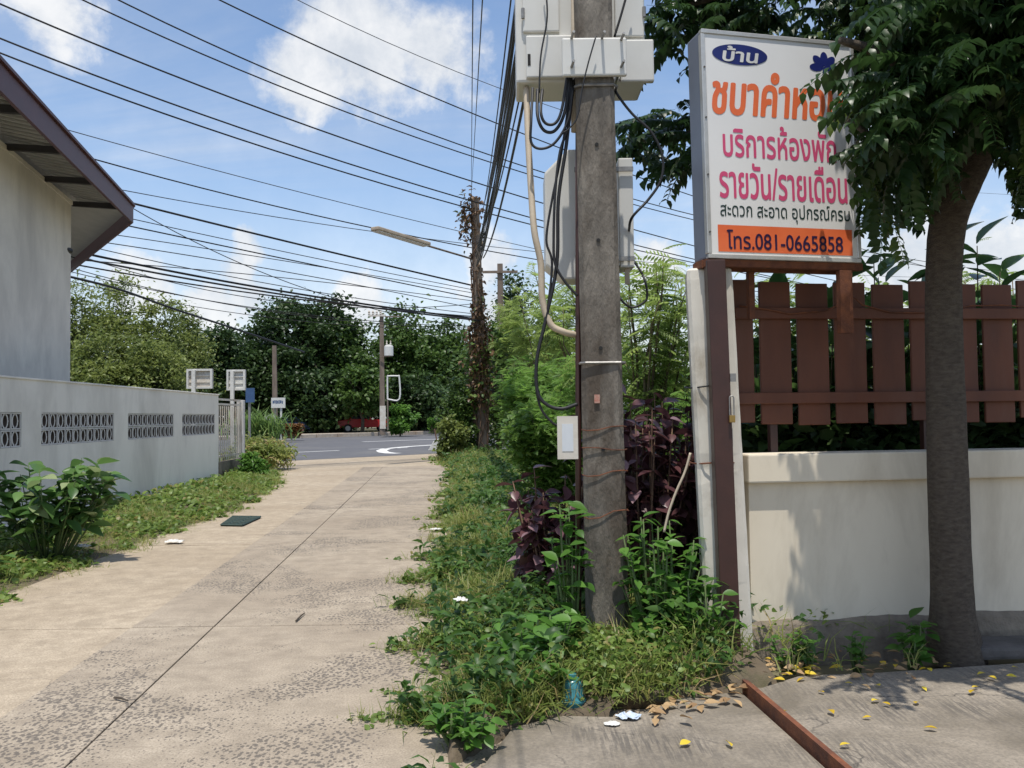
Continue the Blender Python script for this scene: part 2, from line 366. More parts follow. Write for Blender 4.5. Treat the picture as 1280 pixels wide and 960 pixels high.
# ---- leaf templates: leaf grows along +Y from the origin, upper side +Z
def T_leaf(w=.28, droop=.12, fold=.05):
    v = [(0, 0, 0), (0, .33, .03), (0, .68, 0), (0, 1, -droop), (w, .3, .03 + fold), (-w, .3, .03 + fold), (w * .78, .65, fold), (-w * .78, .65, fold)]
    f = [(0, 4, 1), (0, 1, 5), (1, 4, 6), (1, 6, 2), (1, 2, 7), (1, 7, 5), (2, 6, 3), (2, 3, 7)]
    return np.array(v, float), np.array(f)
def T_diamond(w=.3):
    return np.array([(0, 0, 0), (w, .45, .05), (0, 1, -.08), (-w, .45, .05)], float), np.array([(0, 1, 2), (0, 2, 3)])
def T_clump(n=5, w=.3, seed=1):        # a few diamonds round a point
    r = np.random.default_rng(seed); V = []; T = []
    v0, f0 = T_diamond(w)
    for i in range(n):
        M = frames(1, r, -.3, 1.1)[0]
        V.append(v0 @ M.T * r.uniform(.7, 1.1) + r.normal(0, .25, 3)); T.append(f0 + 4 * i)
    return np.vstack(V), np.vstack(T)
def T_blade(w=.03, bend=.35):
    return np.array([(-w, 0, 0), (w, 0, 0), (-w * .8, .5, -.08 * bend), (w * .8, .5, -.08 * bend), (0, 1, -bend)], float), np.array([(0, 1, 3), (0, 3, 2), (2, 3, 4)])
def T_frond(pairs=9, lw=.09, ll=.3, droop=.25, fall=.1):
    V = [(-.008, 0, 0), (.008, 0, 0), (0, 1, -droop)]; Tr = [(0, 1, 2)]
    for i in range(pairs):
        t = .12 + .86 * i / pairs; z = -droop * t * t; L = ll * (1 - .45 * abs(t - .45))
        for s in (-1, 1):
            b = len(V); c = .35
            V += [(0, t, z), (s * L * .5, t + lw * .5 + L * .5 * c, z - fall * .35), (s * L, t + L * c, z - fall), (s * L * .5, t - lw * .5 + L * .5 * c, z - fall * .45)]
            Tr += [(b, b + 1, b + 2), (b, b + 2, b + 3)]
    return np.array(V, float), np.array(Tr)
def frames(n, r, lo, hi, az=None, roll=.5):
    """rotation matrices; columns X, Y(leaf axis), Z(upper side); pitch of the axis between lo and hi"""
    az = r.uniform(0, 2 * np.pi, n) if az is None else az
    p = r.uniform(lo, hi, n)
    d = np.stack([np.cos(p) * np.cos(az), np.cos(p) * np.sin(az), np.sin(p)], 1)
    u = np.stack([-np.sin(p) * np.cos(az), -np.sin(p) * np.sin(az), np.cos(p)], 1) + r.normal(0, roll, (n, 3))
    u -= d * (u * d).sum(1, keepdims=True); u /= np.linalg.norm(u, axis=1, keepdims=True) + 1e-9
    return np.stack([np.cross(d, u), d, u], 2)
def scatter(tmpl, pos, Ms, size, rnd=None, r=rng):
    V0, T0 = tmpl; n = len(pos); k = len(V0)
    V = np.einsum('nij,kj->nki', Ms, V0) * np.asarray(size).reshape(-1, 1, 1) + pos[:, None, :]
    T = (T0[None] + (np.arange(n) * k)[:, None, None]).reshape(-1, 3)
    rnd = r.random(n) if rnd is None else rnd
    return V.reshape(-1, 3), T, np.repeat(rnd, k)
def join(parts):
    V = []; T = []; Q = []; b = 0
    for v, t, q in parts: V.append(v); T.append(t + b); Q.append(q); b += len(v)
    return np.vstack(V), np.vstack(T), np.concatenate(Q)
def foliage(name, parts, m, parent=None, stuff=True):
    V, T, q = join(parts)
    if parent is not None: V = V - ORG[parent]
    o = link(name, trimesh(name, V, T, q, m), parent)
    if stuff: o['kind'] = 'stuff'
    return o
def m4(M3, p, s):
    m = np.eye(4); m[:3, :3] = M3 * s; m[:3, 3] = p; return m

# ================================================================== THE SETTING
# direction of the lane, the crossing road and the walls
ld = np.array([-.088, .996, 0]); ln = np.array([.996, .088, 0])       # lane: along, to its right
ra = G(380, 575); rb = G(562, 566); rd = (rb - ra) / np.linalg.norm(rb - ra); rn = np.array([-rd[1], rd[0], 0])   # near edge of the road, across it
struct('ground', MB().add([(-900, -300, -.07), (900, -300, -.07), (900, 1500, -.07), (-900, 1500, -.07)], [(0, 1, 2, 3)]), 'yard')

lane = bpy.data.objects.new('lane', None); COL.objects.link(lane); ORG[lane] = np.zeros(3); lane['kind'] = 'structure'
def lane_pt(off, y):                    # off: metres right of the middle joint
    return np.array([-1.68 - .0885 * y + off, y, 0.0])
ys = [-1.9, 2.35, 6.55, 10.8, 15.0, 19.2, 23.4, 27.4]
def left_edge(y): return float(np.interp(y, [-2, 6.9, 12, 14.5, 20, 25, 29], [-2.2, -2.08, -1.85, -1.56, -1.86, -2.91, -4.9]))
for i in range(len(ys) - 1):
    y0, y1 = ys[i] + .012, ys[i + 1] - .012
    for c, (a0, a1, b0, b1, m, z) in enumerate(((left_edge(y0) - .3, -.625, left_edge(y1) - .3, -.625, 'strip_concrete', -.006),
                                                (-.62, -.005, -.62, -.005, 'lane_concrete', 0), (.005, 3.1, .005, 3.1, 'lane_concrete', 0))):
        if c == 2 and i >= 5: a1 = b1 = 2.7
        p = [lane_pt(a0, y0), lane_pt(a1, y0), lane_pt(b1, y1), lane_pt(b0, y1)]
        jz = z + (random.random() - .5) * .004
        mb = MB().prism([q + np.array([0, 0, -.12]) for q in p], (0, 0, .12 + jz))
        mb.build('slab', m, lane, bevel=.003, seg=1)
# the worn mouth of the lane, where it meets the asphalt
p = [lane_pt(left_edge(27.4) - 1.6, 27.42), lane_pt(3.6, 27.42), lane_pt(6.2, 34), ra + rd * 7.5 - rn * .02, ra - rd * 3 - rn * .02]
MB().prism([np.array([q[0], q[1], -.1]) for q in (p[0], p[1], rb + rd * 1.2 + rn * .02, ra - rd * 2.2 + rn * .02)], (0, 0, .094)).build('mouth', 'strip_concrete', lane)
gap = MB().add([lane_pt(-3.6, -2) + np.array([0, 0, -.013]), lane_pt(3.6, -2) + np.array([0, 0, -.013]), lane_pt(3.3, 27.5) + np.array([0, 0, -.013]), lane_pt(-4, 27.5) + np.array([0, 0, -.013])], [(0, 1, 2, 3)])
gap.build('joint_filler', 'joint_dirt', lane)

road = struct('main_road', MB().obox(ra, rd, rn, (0, 0, 1), (-160, 220), (0, 34), (-.05, .002)), 'asphalt')
def on_road(x, y):
    q = G(x, y, .006); return q
def stripe(name, pts, w):
    mb = MB(); pts = [np.array(q) for q in pts]; L = []; Rr = []
    for i, q in enumerate(pts):
        t = pts[min(i + 1, len(pts) - 1)] - pts[max(i - 1, 0)]; t[2] = 0; t /= np.linalg.norm(t); n = np.array([-t[1], t[0], 0])
        L.append(q + n * w / 2); Rr.append(q - n * w / 2)
    n = len(pts); mb.add(L + Rr, [(i, i + 1, n + i + 1, n + i) for i in range(n - 1)]); return mb.build(name, 'road_paint', road)
d0 = on_road(396, 564.2); off = float(np.dot(d0 - ra, rn))
for k in range(-4, 9):
    if k in (2,): continue
    b = ra + rn * off + rd * (np.dot(d0 - ra, rd) + k * 4.1 - 1.2); b[2] = .006
    stripe('lane_mark', [b, b + rd * 2.4], .28)
e0 = on_road(530, 549.5); offe = float(np.dot(e0 - ra, rn)); te = np.dot(e0 - ra, rd)
b = ra + rn * offe; b[2] = .006
stripe('edge_line', [b + rd * (te - 5), b + rd * (te + 40)], .4)
# hairpin of the painted island
u0 = [on_road(*q) for q in ((640, 549.8), (600, 552.4), (560, 555.0), (538, 556.4), (515, 557.8), (495, 559.4), (482, 561.2), (476.5, 563.2), (480, 565.2), (488, 566.3), (498, 566.6))]
stripe('island_line', u0, .5)
# far kerb and verge
kf = 32.5
kerb = bpy.data.objects.new('far_kerb', None); COL.objects.link(kerb); ORG[kerb] = np.zeros(3); kerb['kind'] = 'structure'
for k in range(-30, 62):
    MB().obox(ra, rd, rn, (0, 0, 1), (k * 2.0 + .03, k * 2.0 + 1.97), (kf, kf + .5), (-.05, .3)).build('kerb_stone', 'kerb', kerb, bevel=.03, seg=1)
struct('far_pavement', MB().obox(ra, rd, rn, (0, 0, 1), (-90, 160), (kf + .52, kf + 3.2), (-.05, .27)), 'kerb')
struct('far_verge', MB().obox(ra, rd, rn, (0, 0, 1), (-120, 200), (kf + 3.22, kf + 70), (-.06, .25)), 'yard')

# right verge: uneven soil bank between lane and garden
def apron_y(x): return float(np.interp(x, [q[0] for q in AP], [q[1] for q in AP])) if x > AP[0][0] else 3.2
AP = [G(560, 962), G(640, 918), G(700, 903), G(790, 905), G(850, 880), G(935, 862), G(1000, 852), G(1100, 848), G(1290, 835)]
def verge_z(x, y):
    if y < apron_y(x) - .01: return -.16
    e = x - lane_right(y)
    return min(.03 + .35 * max(0, y - apron_y(x)), 9) if x > AP[0][0] and y < apron_y(x) + .25 else -.02 + .16 * min(1, max(0, (e - .1) / 1.6)) + .03 * math.sin(x * 5 + y * 3) * min(1, max(0, e))
def lane_right(y): return float(np.interp(y, [2.4, 3.3, 3.9, 5.2, 6.4, 8.1, 10.5, 13.7, 19, 24, 28, 33], [-.1, -.22, -.34, -.66, -.78, -.95, -1.0, -1.25, -1.45, -1.75, -2.3, -3.3]))
V = []; Fc = []; yy = list(np.linspace(3.1, 6.2, 45)) + list(np.linspace(6.4, 33, 65)); nx = 30
for y in yy:
    for k in range(nx):
        w = min(1, max(.25, (y - 3.0) / 2.2)) if y < 5.3 else 1
        x = lane_right(y) - .1 + (8.5 if y > 6.3 else (2.2 if y > 4.6 else 1.6 * w)) * (k / (nx - 1)) ** 1.5
        V.append((x, y, verge_z(x, y)))
for i in range(len(yy) - 1):
    for k in range(nx - 1): Fc.append((i * nx + k, i * nx + k + 1, (i + 1) * nx + k + 1, (i + 1) * nx + k))
struct('right_verge', MB().add(V, Fc), 'soil', smooth=True)
# left verge
def lane_left(y): return float(lane_pt(left_edge(y), y)[0])
def wall_x(y): return -6.115 - .046 * y
V = []; Fc = []; yy = np.linspace(3, 29.5, 60); nx = 10
for y in yy:
    for k in range(nx):
        t = k / (nx - 1); x = lane_left(y) * (1 - t) + (wall_x(y) - .1 if y < 24 else -11) * t
        V.append((x, y, -.03 + .13 * min(1, t * 1.8) + .025 * math.sin(x * 7 + y * 4) * t))
for i in range(len(yy) - 1):
    for k in range(nx - 1): Fc.append((i * nx + k, i * nx + k + 1, (i + 1) * nx + k + 1, (i + 1) * nx + k))
struct('left_verge', MB().add(V, Fc), 'soil', smooth=True)

# concrete apron of the gateway, bottom right
ap = [G(560, 962), G(640, 918), G(700, 903), G(790, 905), G(850, 880), G(935, 862), G(1000, 852), G(1100, 848), G(1290, 835)]
ap = [(q[0], q[1]) for q in ap]
poly = [(-.62, 2.2), (-.35, 3.2)] + ap[1:] + [(6.5, 5.6), (6.5, -1.5), (-.7, -1.5)]
apron = bpy.data.objects.new('driveway_apron', None); COL.objects.link(apron); ORG[apron] = np.zeros(3); apron['kind'] = 'structure'
# split along the rusty angle iron
ia, ib = G(932, 862, .05), G(1046, 962, .05); iu = (ib - ia) / np.linalg.norm(ib - ia); inn = np.array([-iu[1], iu[0], 0])
cut = ia + iu * 6
left_poly = [(-.62, 1.6), (-.35, 3.1)] + ap[1:5] + [(ia[0] - .02, ia[1] + .02), (cut[0] - .02, cut[1])]
right_poly = [(ia[0] + .03, ia[1] + .02)] + ap[6:] + [(6.5, 5.2), (6.5, -1.6), (cut[0] + .03, cut[1])]
MB().prism([(x, y, -.1) for x, y in left_poly], (0, 0, .142)).build('slab', 'apron_concrete', apron, bevel=.03)
MB().prism([(x, y, -.1) for x, y in right_poly], (0, 0, .137)).build('slab', 'apron_concrete', apron, bevel=.012)

# ================================================================== GARDEN WALL, FENCE, PILLAR, SIGN
wo = np.array([1.50, 5.60, 0]); wd = np.array([.9925, .122, 0]); wd /= np.linalg.norm(wd); wn = np.array([wd[1], -wd[0], 0])   # along, towards the viewer
gw = thing('garden_wall', wo, 'low cream rendered garden wall under the brown slat fence', 'wall')
Z = (0, 0, 1)
MB().obox(wo, wd, wn, Z, (.02, 5.2), (-.16, 0), (.12, 1.10)).build('wall_panel', 'cream_wall', gw, bevel=.004)
MB().obox(wo, wd, wn, Z, (0, 5.2), (-.2, .055), (1.10, 1.285)).build('coping', 'cream_wall', gw, bevel=.012)
# rough plinth
mb = MB(); n = 60; top = []; 
for i in range(n + 1):
    s = 5.2 * i / n; jz =   .205 + .006 * math.sin(s * 9) + random.uniform(-.008, .008); jo = .05 + random.uniform(-.012, .012)
    for (o_, z_) in ((-.15, jz + .012), (.012, jz + .008), (jo - .01, jz - .02), (jo + .01, .1), (jo + .02, -.1)):
        top.append(wo + wd * s + wn * o_ + np.array([0, 0, z_]))
mb.add(top, [(i * 5 + k, i * 5 + k + 1, (i + 1) * 5 + k + 1, (i + 1) * 5 + k) for i in range(n) for k in range(4)]).build('plinth', 'plinth', gw)

fo = wo + wd * 0 - wn * .16
fe = thing('slat_fence', fo, 'brown painted fence of wide upright slats above the cream wall', 'fence')
def fence_s(x, y=440):                 # position along the fence under a pixel column
    d = ray(x, y); A = np.array([[d[0], -wd[0]], [d[1], -wd[1]]]); t, s = np.linalg.solve(A, fo[:2]); return s
edges = [(905, 943), (951, 990), (998, 1037), (1045, 1084), (1093, 1132), (1140, 1179), (1186, 1223), (1231, 1268), (1275, 1314), (1322, 1361), (1369, 1408)] + [(1416 + 47 * k, 1455 + 47 * k) for k in range(7)]
for a, b in edges:
    dz = random.uniform(-.012, .012); tl = random.uniform(-.006, .006)
    MB().obox(fo, wd + np.array([0, 0, tl]), wn, Z, (fence_s(a), fence_s(b)), (-.03, -.008), (1.475 + dz, 2.435 + dz)).build('slat', 'brown_paint', fe, bevel=.004, seg=1)
for z0 in (2.18, 1.61):
    MB().obox(fo, wd, wn, Z, (fence_s(918), fence_s(1750)), (-.005, .03), (z0, z0 + .075)).build('rail', 'brown_paint', fe, bevel=.004, seg=1)
for x in (968, 1160, 1335, 1530, 1720):
    MB().obox(fo, wd, wn, Z, (fence_s(x) - .025, fence_s(x) + .025), (-.085, -.035), (1.28, 2.3)).build('post', 'brown_post', fe)

# leaning white concrete pillar
pb = np.array([1.345, 5.58, 0]); 
pl = thing('gate_pillar', pb, 'weathered white concrete pillar with chipped edges beside the brown signpost', 'pillar')
def lean(z): return np.array([-.034 * z, 0, 0])
prof = [(-.125, -.13), (-.105, -.15), (.145, -.15), (.16, -.135), (.16, .13), (-.125, .13)]
ca, sa = math.cos(R(-9)), math.sin(R(-9))
vs = []; zs = list(np.linspace(-.1, 2.40, 26)) + [2.46, 2.475]
for i, z in enumerate(zs):
    k = 1 if z < 2.44 else (.97 if z < 2.47 else .85)
    for j, (a, b) in enumerate(prof):
        q = np.array([a * ca - b * sa, a * sa + b * ca, 0]) * k
        jit = .004 if j in (0, 1) and random.random() < .75 else .015
        q *= 1 - random.uniform(0, jit) * (4 if j in (1,) else 1)
        vs.append(pb + q + lean(z) + np.array([0, 0, z]))
n = 6
MB().add(vs, [(i * n + k, i * n + (k + 1) % n, (i + 1) * n + (k + 1) % n, (i + 1) * n + k) for i in range(len(zs) - 1) for k in range(n)] + [tuple(range((len(zs) - 1) * n, len(zs) * n))]).build('shaft', 'pillar_white', pl)
for z in (1.24, 1.72):
    ring = [pb + lean(z) + np.array([.165 * math.cos(a) * (1.02), .185 * math.sin(a), z + .006 * math.sin(3 * a)]) for a in np.linspace(0, 2 * math.pi, 21)]
    MB().tube(ring, .005, 5).build('tie_wire', 'cable_black' if z > 1.5 else 'rust', pl)

# brown signpost
b0, b1 = G(913, 826), None
b0[1] = 5.36; b0 = D(913, 824, 5.36); b1 = D(893, 326, 5.36)
sp = thing('sign_post', (b0[0], b0[1], b0[2]), 'dark brown square steel post carrying the guesthouse sign', 'post')
ax = (b1 - b0)
MB().obox(b0 - ax * .02, (1, 0, 0), (0, 1, 0), ax, (-.057, .057), (-.05, .05), (0, 1.02)).build('tube', 'brown_post', sp, bevel=.006)
q = b0 + ax * .62
MB().obox(b0 + ax * .70, (1, 0, 0), (0, 1, 0), Z, (.055, .09), (-.06, -.04), (-.02, .03)).build('hasp', 'steel', sp)
lk = D(915, 520, 5.29)
pk = thing('padlock', lk - np.array([0, 0, .04]), 'small brass padlock hanging from the brown signpost', 'padlock')
MB().box((lk[0] - .018, lk[0] + .018), (lk[1] - .01, lk[1] + .01), (lk[2] - .04, lk[2] + .005)).build('body', 'brass', pk, bevel=.004)
MB().tube([lk + np.array([.013 * -math.cos(a), 0, .11 + .013 * math.sin(a) if 0 < a < math.pi else 0]) for a in (0, .01, .6, 1.2, 1.57, 1.95, 2.5, 3.13, 3.1416)], .0045, 6).build('shackle', 'steel', pk)

# the lightbox sign
so_ = D(885, 322, 5.34)              # front lower left corner
sd = np.array([math.cos(R(13)), math.sin(R(13)), 0]); sn = np.array([sd[1], -sd[0], 0])
SW, SH, SD = 1.0, 1.415, .2
tr_ = D(1073, 313, 5.6); SW = float(np.dot(tr_ - so_, sd))
tl_ = D(875.5, 37, 5.34); SH = float(tl_[2] - so_[2]); slean = (tl_ - so_)[0] / SH
sz = np.array([slean, 0, 1.0])
sg = thing('guesthouse_sign', so_, 'white lightbox sign with orange, pink and black lettering above the fence', 'sign')
MB().obox(so_, sd, sn, sz, (0, SW), (-SD, 0), (0, SH)).build('box', 'sign_side', sg, bevel=.012)
MB().obox(so_, sd, sn, sz, (.022, SW - .022), (-.01, .004), (.022, SH - .022)).build('face', 'sign_face', sg)
for nm, a, c in (('trim', (0, SW), (-.004, .024)), ('trim', (0, SW), (SH - .024, SH + .004)), ('trim', (-.004, .024), (.026, SH - .026)), ('trim', (SW - .024, SW + .004), (.026, SH - .026))):
    MB().obox(so_, sd, sn, sz, a, (-.03, .012), c).build(nm, 'alu', sg, bevel=.003, seg=1)
for s, c in [(.012, v) for v in (.16, .52, .88, 1.2)] + [(SW - .012, v) for v in (.3, .34, .8, 1.15)]:
    c0 = so_ + sd * s + sz * c + sn * .012
    MB().tube([c0, c0 + sn * .005], .006, 8).build('screw', 'stone_dark', sg)
def text_grid(body, rows=150, bold=0.0, shear=0.0, stress=1.0):
    """outline of the lettering filled by non-zero winding, as (grid, width/height)"""
    cu = bpy.data.curves.new('lettering_outline', 'FONT'); cu.body = body; cu.fill_mode = 'NONE' if hasattr(cu, 'fill_mode') else 'BOTH'
    cu.dimensions = '2D'; cu.resolution_u = 5; cu.shear = shear
    o = bpy.data.objects.new('lettering_outline', cu); COL.objects.link(o); bpy.context.view_layer.update()
    dg = bpy.context.evaluated_depsgraph_get(); me = o.evaluated_get(dg).to_mesh()
    P = np.array([v.co[:2] for v in me.vertices]); E = np.array([tuple(e.vertices) for e in me.edges])
    # follow loops so that every contour keeps one direction
    nb = {}
    for a, b in E: nb.setdefault(a, []).append(b); nb.setdefault(b, []).append(a)
    o.evaluated_get(dg).to_mesh_clear(); bpy.data.objects.remove(o); bpy.data.curves.remove(cu)
    segs = []; seen = set()
    for s0 in sorted(nb):
        if s0 in seen: continue
        loop = [s0]; seen.add(s0); cur = s0; nxt = s0 + 1 if (s0 + 1) in nb[s0] else nb[s0][0]
        while nxt not in seen:
            loop.append(nxt); seen.add(nxt); c = [q for q in nb[nxt] if q not in seen]; cur = nxt
            if not c: break
            nxt = c[0]
        segs += [(P[loop[i]], P[loop[(i + 1) % len(loop)]]) for i in range(len(loop))]
    x0, y0 = P.min(0); x1, y1 = P.max(0); h = (y1 - y0) / rows; cols = int((x1 - x0) / h) + 1
    g = np.zeros((rows, cols), bool)
    A = np.array([s[0] for s in segs]); B = np.array([s[1] for s in segs]); xc = x0 + (np.arange(cols) + .5) * h
    for r_ in range(rows):
        y = y0 + (r_ + .5) * h
        hit = (A[:, 1] <= y) != (B[:, 1] <= y)
        if not hit.any(): continue
        a, b = A[hit], B[hit]; xs = a[:, 0] + (y - a[:, 1]) / (b[:, 1] - a[:, 1]) * (b[:, 0] - a[:, 0]); sg_ = np.where(b[:, 1] > a[:, 1], 1, -1)
        w = ((xc[:, None] > xs[None]) * sg_[None]).sum(1); g[r_] = w != 0
    k = int(round(bold * rows)); kx = int(round(bold * rows * stress))
    if k or kx:
        pad = max(k, kx); g2 = np.pad(g, pad); out = np.zeros_like(g2)
        for dy in range(-k, k + 1):
            for dx in range(-kx, kx + 1):
                if (dy / max(k, 1)) ** 2 + (dx / max(kx, 1)) ** 2 <= 1.05: out |= np.roll(np.roll(g2, dy, 0), dx, 1)
        g = out
    rr = np.where(g.any(1))[0]; cc = np.where(g.any(0))[0]
    return g[rr[0]:rr[-1] + 1, cc[0]:cc[-1] + 1]
FX, FY = SW, SH
def letter(body, u0, u1, v0, v1, m, lift=.006, name='lettering', **k):
    """lettering filling the box u0..u1, v0..v1 (fractions of the sign face, v downwards)"""
    g = text_grid(body, **k); rows, cols = g.shape
    Vv = []; Ff = []
    for r_ in range(rows):
        line = np.concatenate([[0], g[r_].astype(int), [0]]); dd = np.diff(line); st = np.where(dd == 1)[0]; en = np.where(dd == -1)[0]
        for a, b in zip(st, en):
            bb = len(Vv)
            for cc, rr in ((a, r_), (b, r_), (b, r_ + 1), (a, r_ + 1)):
                u = u0 + (u1 - u0) * cc / cols; v = v1 + (v0 - v1) * rr / rows
                Vv.append(so_ + sd * u * SW + sz * (1 - v) * SH + sn * lift)
            Ff.append((bb, bb + 1, bb + 2, bb + 3))
    me = bpy.data.meshes.new(name); me.from_pydata([tuple(p - ORG[sg]) for p in Vv], [], Ff); me.materials.append(MATS[m]); return link(name, me, sg)
def patch(name, pts, m, lift):           # flat printed shape on the face
    me = bpy.data.meshes.new(name); me.from_pydata([tuple(so_ + sd * u * SW + sz * (1 - v) * SH + sn * lift - ORG[sg]) for u, v in pts], [], [tuple(range(len(pts)))]); me.materials.append(MATS[m]); return link(name, me, sg)
ell = [(.245 + .178 * math.cos(a), .098 + .046 * math.sin(a)) for a in np.linspace(0, -2 * math.pi, 48, endpoint=False)]
patch('emblem_oval', ell, 'ink_blue', .0062)
letter('บ้าน', .13, .365, .062, .132, 'ink_white', .0085, bold=.022, shear=.12, stress=1.5)
for i in range(5):                      # five petals fanned round a stem
    a0 = R(-90 + (i - 2) * 46); cx_, cy_ = .80 + .052 * math.cos(a0), .122 + .038 * math.sin(a0)
    patch('flower_petal', [(cx_ + .046 * math.cos(a0) * math.cos(t) - .026 * math.sin(a0) * math.sin(t), cy_ + (.046 * math.sin(a0) * math.cos(t) + .026 * math.cos(a0) * math.sin(t)) * .72) for t in np.linspace(0, -2 * math.pi, 20, endpoint=False)], 'ink_blue', .0060 + .0003 * i)
patch('flower_stem', [(.785, .15), (.815, .15), (.806, .12), (.794, .12)], 'ink_blue', .0078)
letter('ชบาคำหอม', .055, .925, .165, .37, 'ink_orange', bold=.024, shear=.16, stress=2.0)
letter('บริการห้องพัก', .115, .86, .405, .555, 'ink_pink', bold=.019, stress=1.2)
letter('รายวัน/รายเดือน', .085, .925, .575, .738, 'ink_pink', bold=.020, stress=1.25)
letter('สะดวก สะอาด อุปกรณ์ครบ', .085, .935, .752, .838, 'ink_dark', bold=.006)
patch('phone_panel', [(.065, .972), (.945, .972), (.945, .855), (.065, .855)], 'ink_orange', .0062)
letter('โทร.081-0665858', .12, .88, .875, .960, 'ink_navy', .0085, bold=.014)
# rusty cradle under the sign
sf = link('cradle', MB().obox(so_, sd, sn, Z, (.01, .05), (-.15, -.055), (-.046, -.008)).mesh('cradle', 'rust', ORG[sg]), sg)
for o0, o1 in ((-.05, -.005), (-.2, -.155)):
    MB().obox(so_, sd, sn, Z, (-.01, SW + .02), (o0, o1), (-.05, -.006)).build('bar', 'rust', sf)
for a in (-.015, SW - .06):
    MB().obox(so_, sd, sn, Z, (a, a + .045), (-.15, -.055), (-.052, -.004)).build('bar', 'rust', sf)
l1 = D(1057, 330, 5.56)
ll = np.dot(l1 - so_, sd)
MB().obox(so_, sd, sn, Z, (ll - .045, ll + .045), (-.045, .0), (-.46, -.053)).build('leg', 'rust', sf)
MB().obox(so_, sd, sn, Z, (.36, .40), (-.195, -.155), (-.36, -.053)).build('leg', 'rust', sf)
# thin cord sagging along the fence
pts = []
for x, y in ((922, 382), (960, 387), (985, 392), (1030, 388), (1066, 372), (1076, 381), (1110, 390), (1160, 391), (1210, 382), (1250, 381), (1300, 385)):
    pts.append(fo + wd * fence_s(x) + wn * .04 + np.array([0, 0, D(x, y, (fo + wd * fence_s(x))[1] - .05)[2]]) * np.array([1, 1, 1]) - np.array([0, 0, fo[2]]))
single('cord', MB().tube(pts, .006, 5), 'rust', 'thin brown cord draped along the top fence rail', 'cord', smooth=True)

# ================================================================== NEAR UTILITY POLE AND WHAT HANGS ON IT
PX, PY = .60, 5.66
up = thing('utility_pole', (PX, PY, -.05), 'tall weathered concrete utility pole with equipment cabinets beside the pillar', 'utility pole')
def pole_c(z): return np.array([PX - .008 * z, PY, z])
def pole_mesh(c, w0, w1, z0, z1, rot=0, nz=18, d=1.0, jit=.0):
    vs = []; ch = .22; ca_, sa_ = math.cos(rot), math.sin(rot)
    prof = [(-1, -1 + ch), (-1 + ch, -1), (1 - ch, -1), (1, -1 + ch), (1, 1 - ch), (1 - ch, 1), (-1 + ch, 1), (-1, 1 - ch)]
    for z in np.linspace(z0, z1, nz):
        w = (w0 + (w1 - w0) * (z - z0) / (z1 - z0)) / 2
        for a, b in prof:
            a, b = a * w, b * w * d; vs.append(c(z) + np.array([a * ca_ - b * sa_, a * sa_ + b * ca_, 0]) + (np.array([random.uniform(-jit, jit), random.uniform(-jit, jit), 0]) if jit else 0))
    n = 8
    return MB().add(vs, [(i * n + k, i * n + (k + 1) % n, (i + 1) * n + (k + 1) % n, (i + 1) * n + k) for i in range(nz - 1) for k in range(n)] + [tuple(range((nz - 1) * n, nz * n))])
pole_mesh(pole_c, .275, .222, -.3, 8.2, R(-4), 60, 1.0, .0022).build('shaft', 'pole_concrete', up)
def at_pole(x, y, dy=0): return D(x, y, PY + dy)
# bolt holes down the face
for x, y in ((748, 300), (751, 435), (754, 562), (746, 180)):
    c = at_pole(x, y, -.138); z = c[2]
    fy = PY - (.285 - .06 * z / 8.5) / 2
    MB().tube([(c[0], fy - .004, z), (c[0], fy + .02, z)], .012, 10).build('bolt_hole', 'drain_dark', up)
# steel straps
for y in (116, 455):
    c = at_pole(745, y); w = (.285 - .06 * c[2] / 8.5) / 2 + .006
    pc = pole_c(c[2])
    ring = [pc + np.array([a * w, b * w, 0]) for a, b in ((-1, -.8), (-.8, -1), (.8, -1), (1, -.8), (1, .8), (.8, 1), (-.8, 1), (-1, .8), (-1, -.8))]
    MB().tube(ring, .009, 6).build('strap', 'steel', up)
for y, dz in ((590, .02), (560, -.01), (535, .015), (640, .03)):
    c = at_pole(745, y); w = (.285 - .06 * c[2] / 8.5) / 2 + .004; pc = pole_c(c[2])
    MB().tube([pc + np.array([a * w, b * w, dz * math.sin(2.5 * a)]) for a, b in ((-1, .9), (-1, -.8), (-.8, -1), (-.3, -1.0), (.3, -1.0), (.8, -1), (1, -.8), (1, .9))], .0035, 5).build('binding_wire', 'rust', up)
# dark steel channel and conduit up the left side
mb = MB(); 
mb.tube([at_pole(723, y, -.02) + np.array([0, 0, 0]) for y in (800, 560, 350, 160)], .020, 8); mb.build('conduit', 'brown_post', up, smooth=True)
MB().tube([at_pole(718, y, -.03) for y in (165, 60, -120)], .022, 8).build('conduit_sleeve', 'pipe_beige', up, smooth=True)
st = at_pole(747, 500, -.15)
MB().box((st[0] - .02, st[0] + .015), (PY - .1445, PY - .1405), (st[2] - .02, st[2] + .035)).build('sticker', 'sticker_red', up)

# upper cabinet with clamp plate
c0 = D(645, 118, PY + .30); c1 = D(812, 118, PY + .30); 
uc = thing('equipment_cabinet', (PX, PY + .2, c0[2]), 'large white telecom cabinet clamped high on the concrete pole above the grey box', 'cabinet', None)
zt = 5.3
MB().box((c0[0], c1[0] - .05), (PY + .14, PY + .52), (c0[2] + .02, zt)).build('housing', 'cabinet', uc, bevel=.02)
a0 = D(654, 64, PY + .125); a1 = D(700, 116, PY + .125)
MB().box((a0[0], a1[0] + .25), (PY + .145, PY + .50), (a1[2], a0[2])).build('skirt', 'cabinet', uc, bevel=.012) if False else None
MB().box((c0[0] + .07, PX - .13), (PY + .10, PY + .139), (c0[2] + .04, c0[2] + .33)).build('terminal_cover', 'cabinet', uc, bevel=.01)
MB().box((c0[0] + .05, c0[0] + .30), (PY + .115, PY + .139), (c0[2] + .36, zt - .05)).build('door', 'cabinet', uc, bevel=.01)
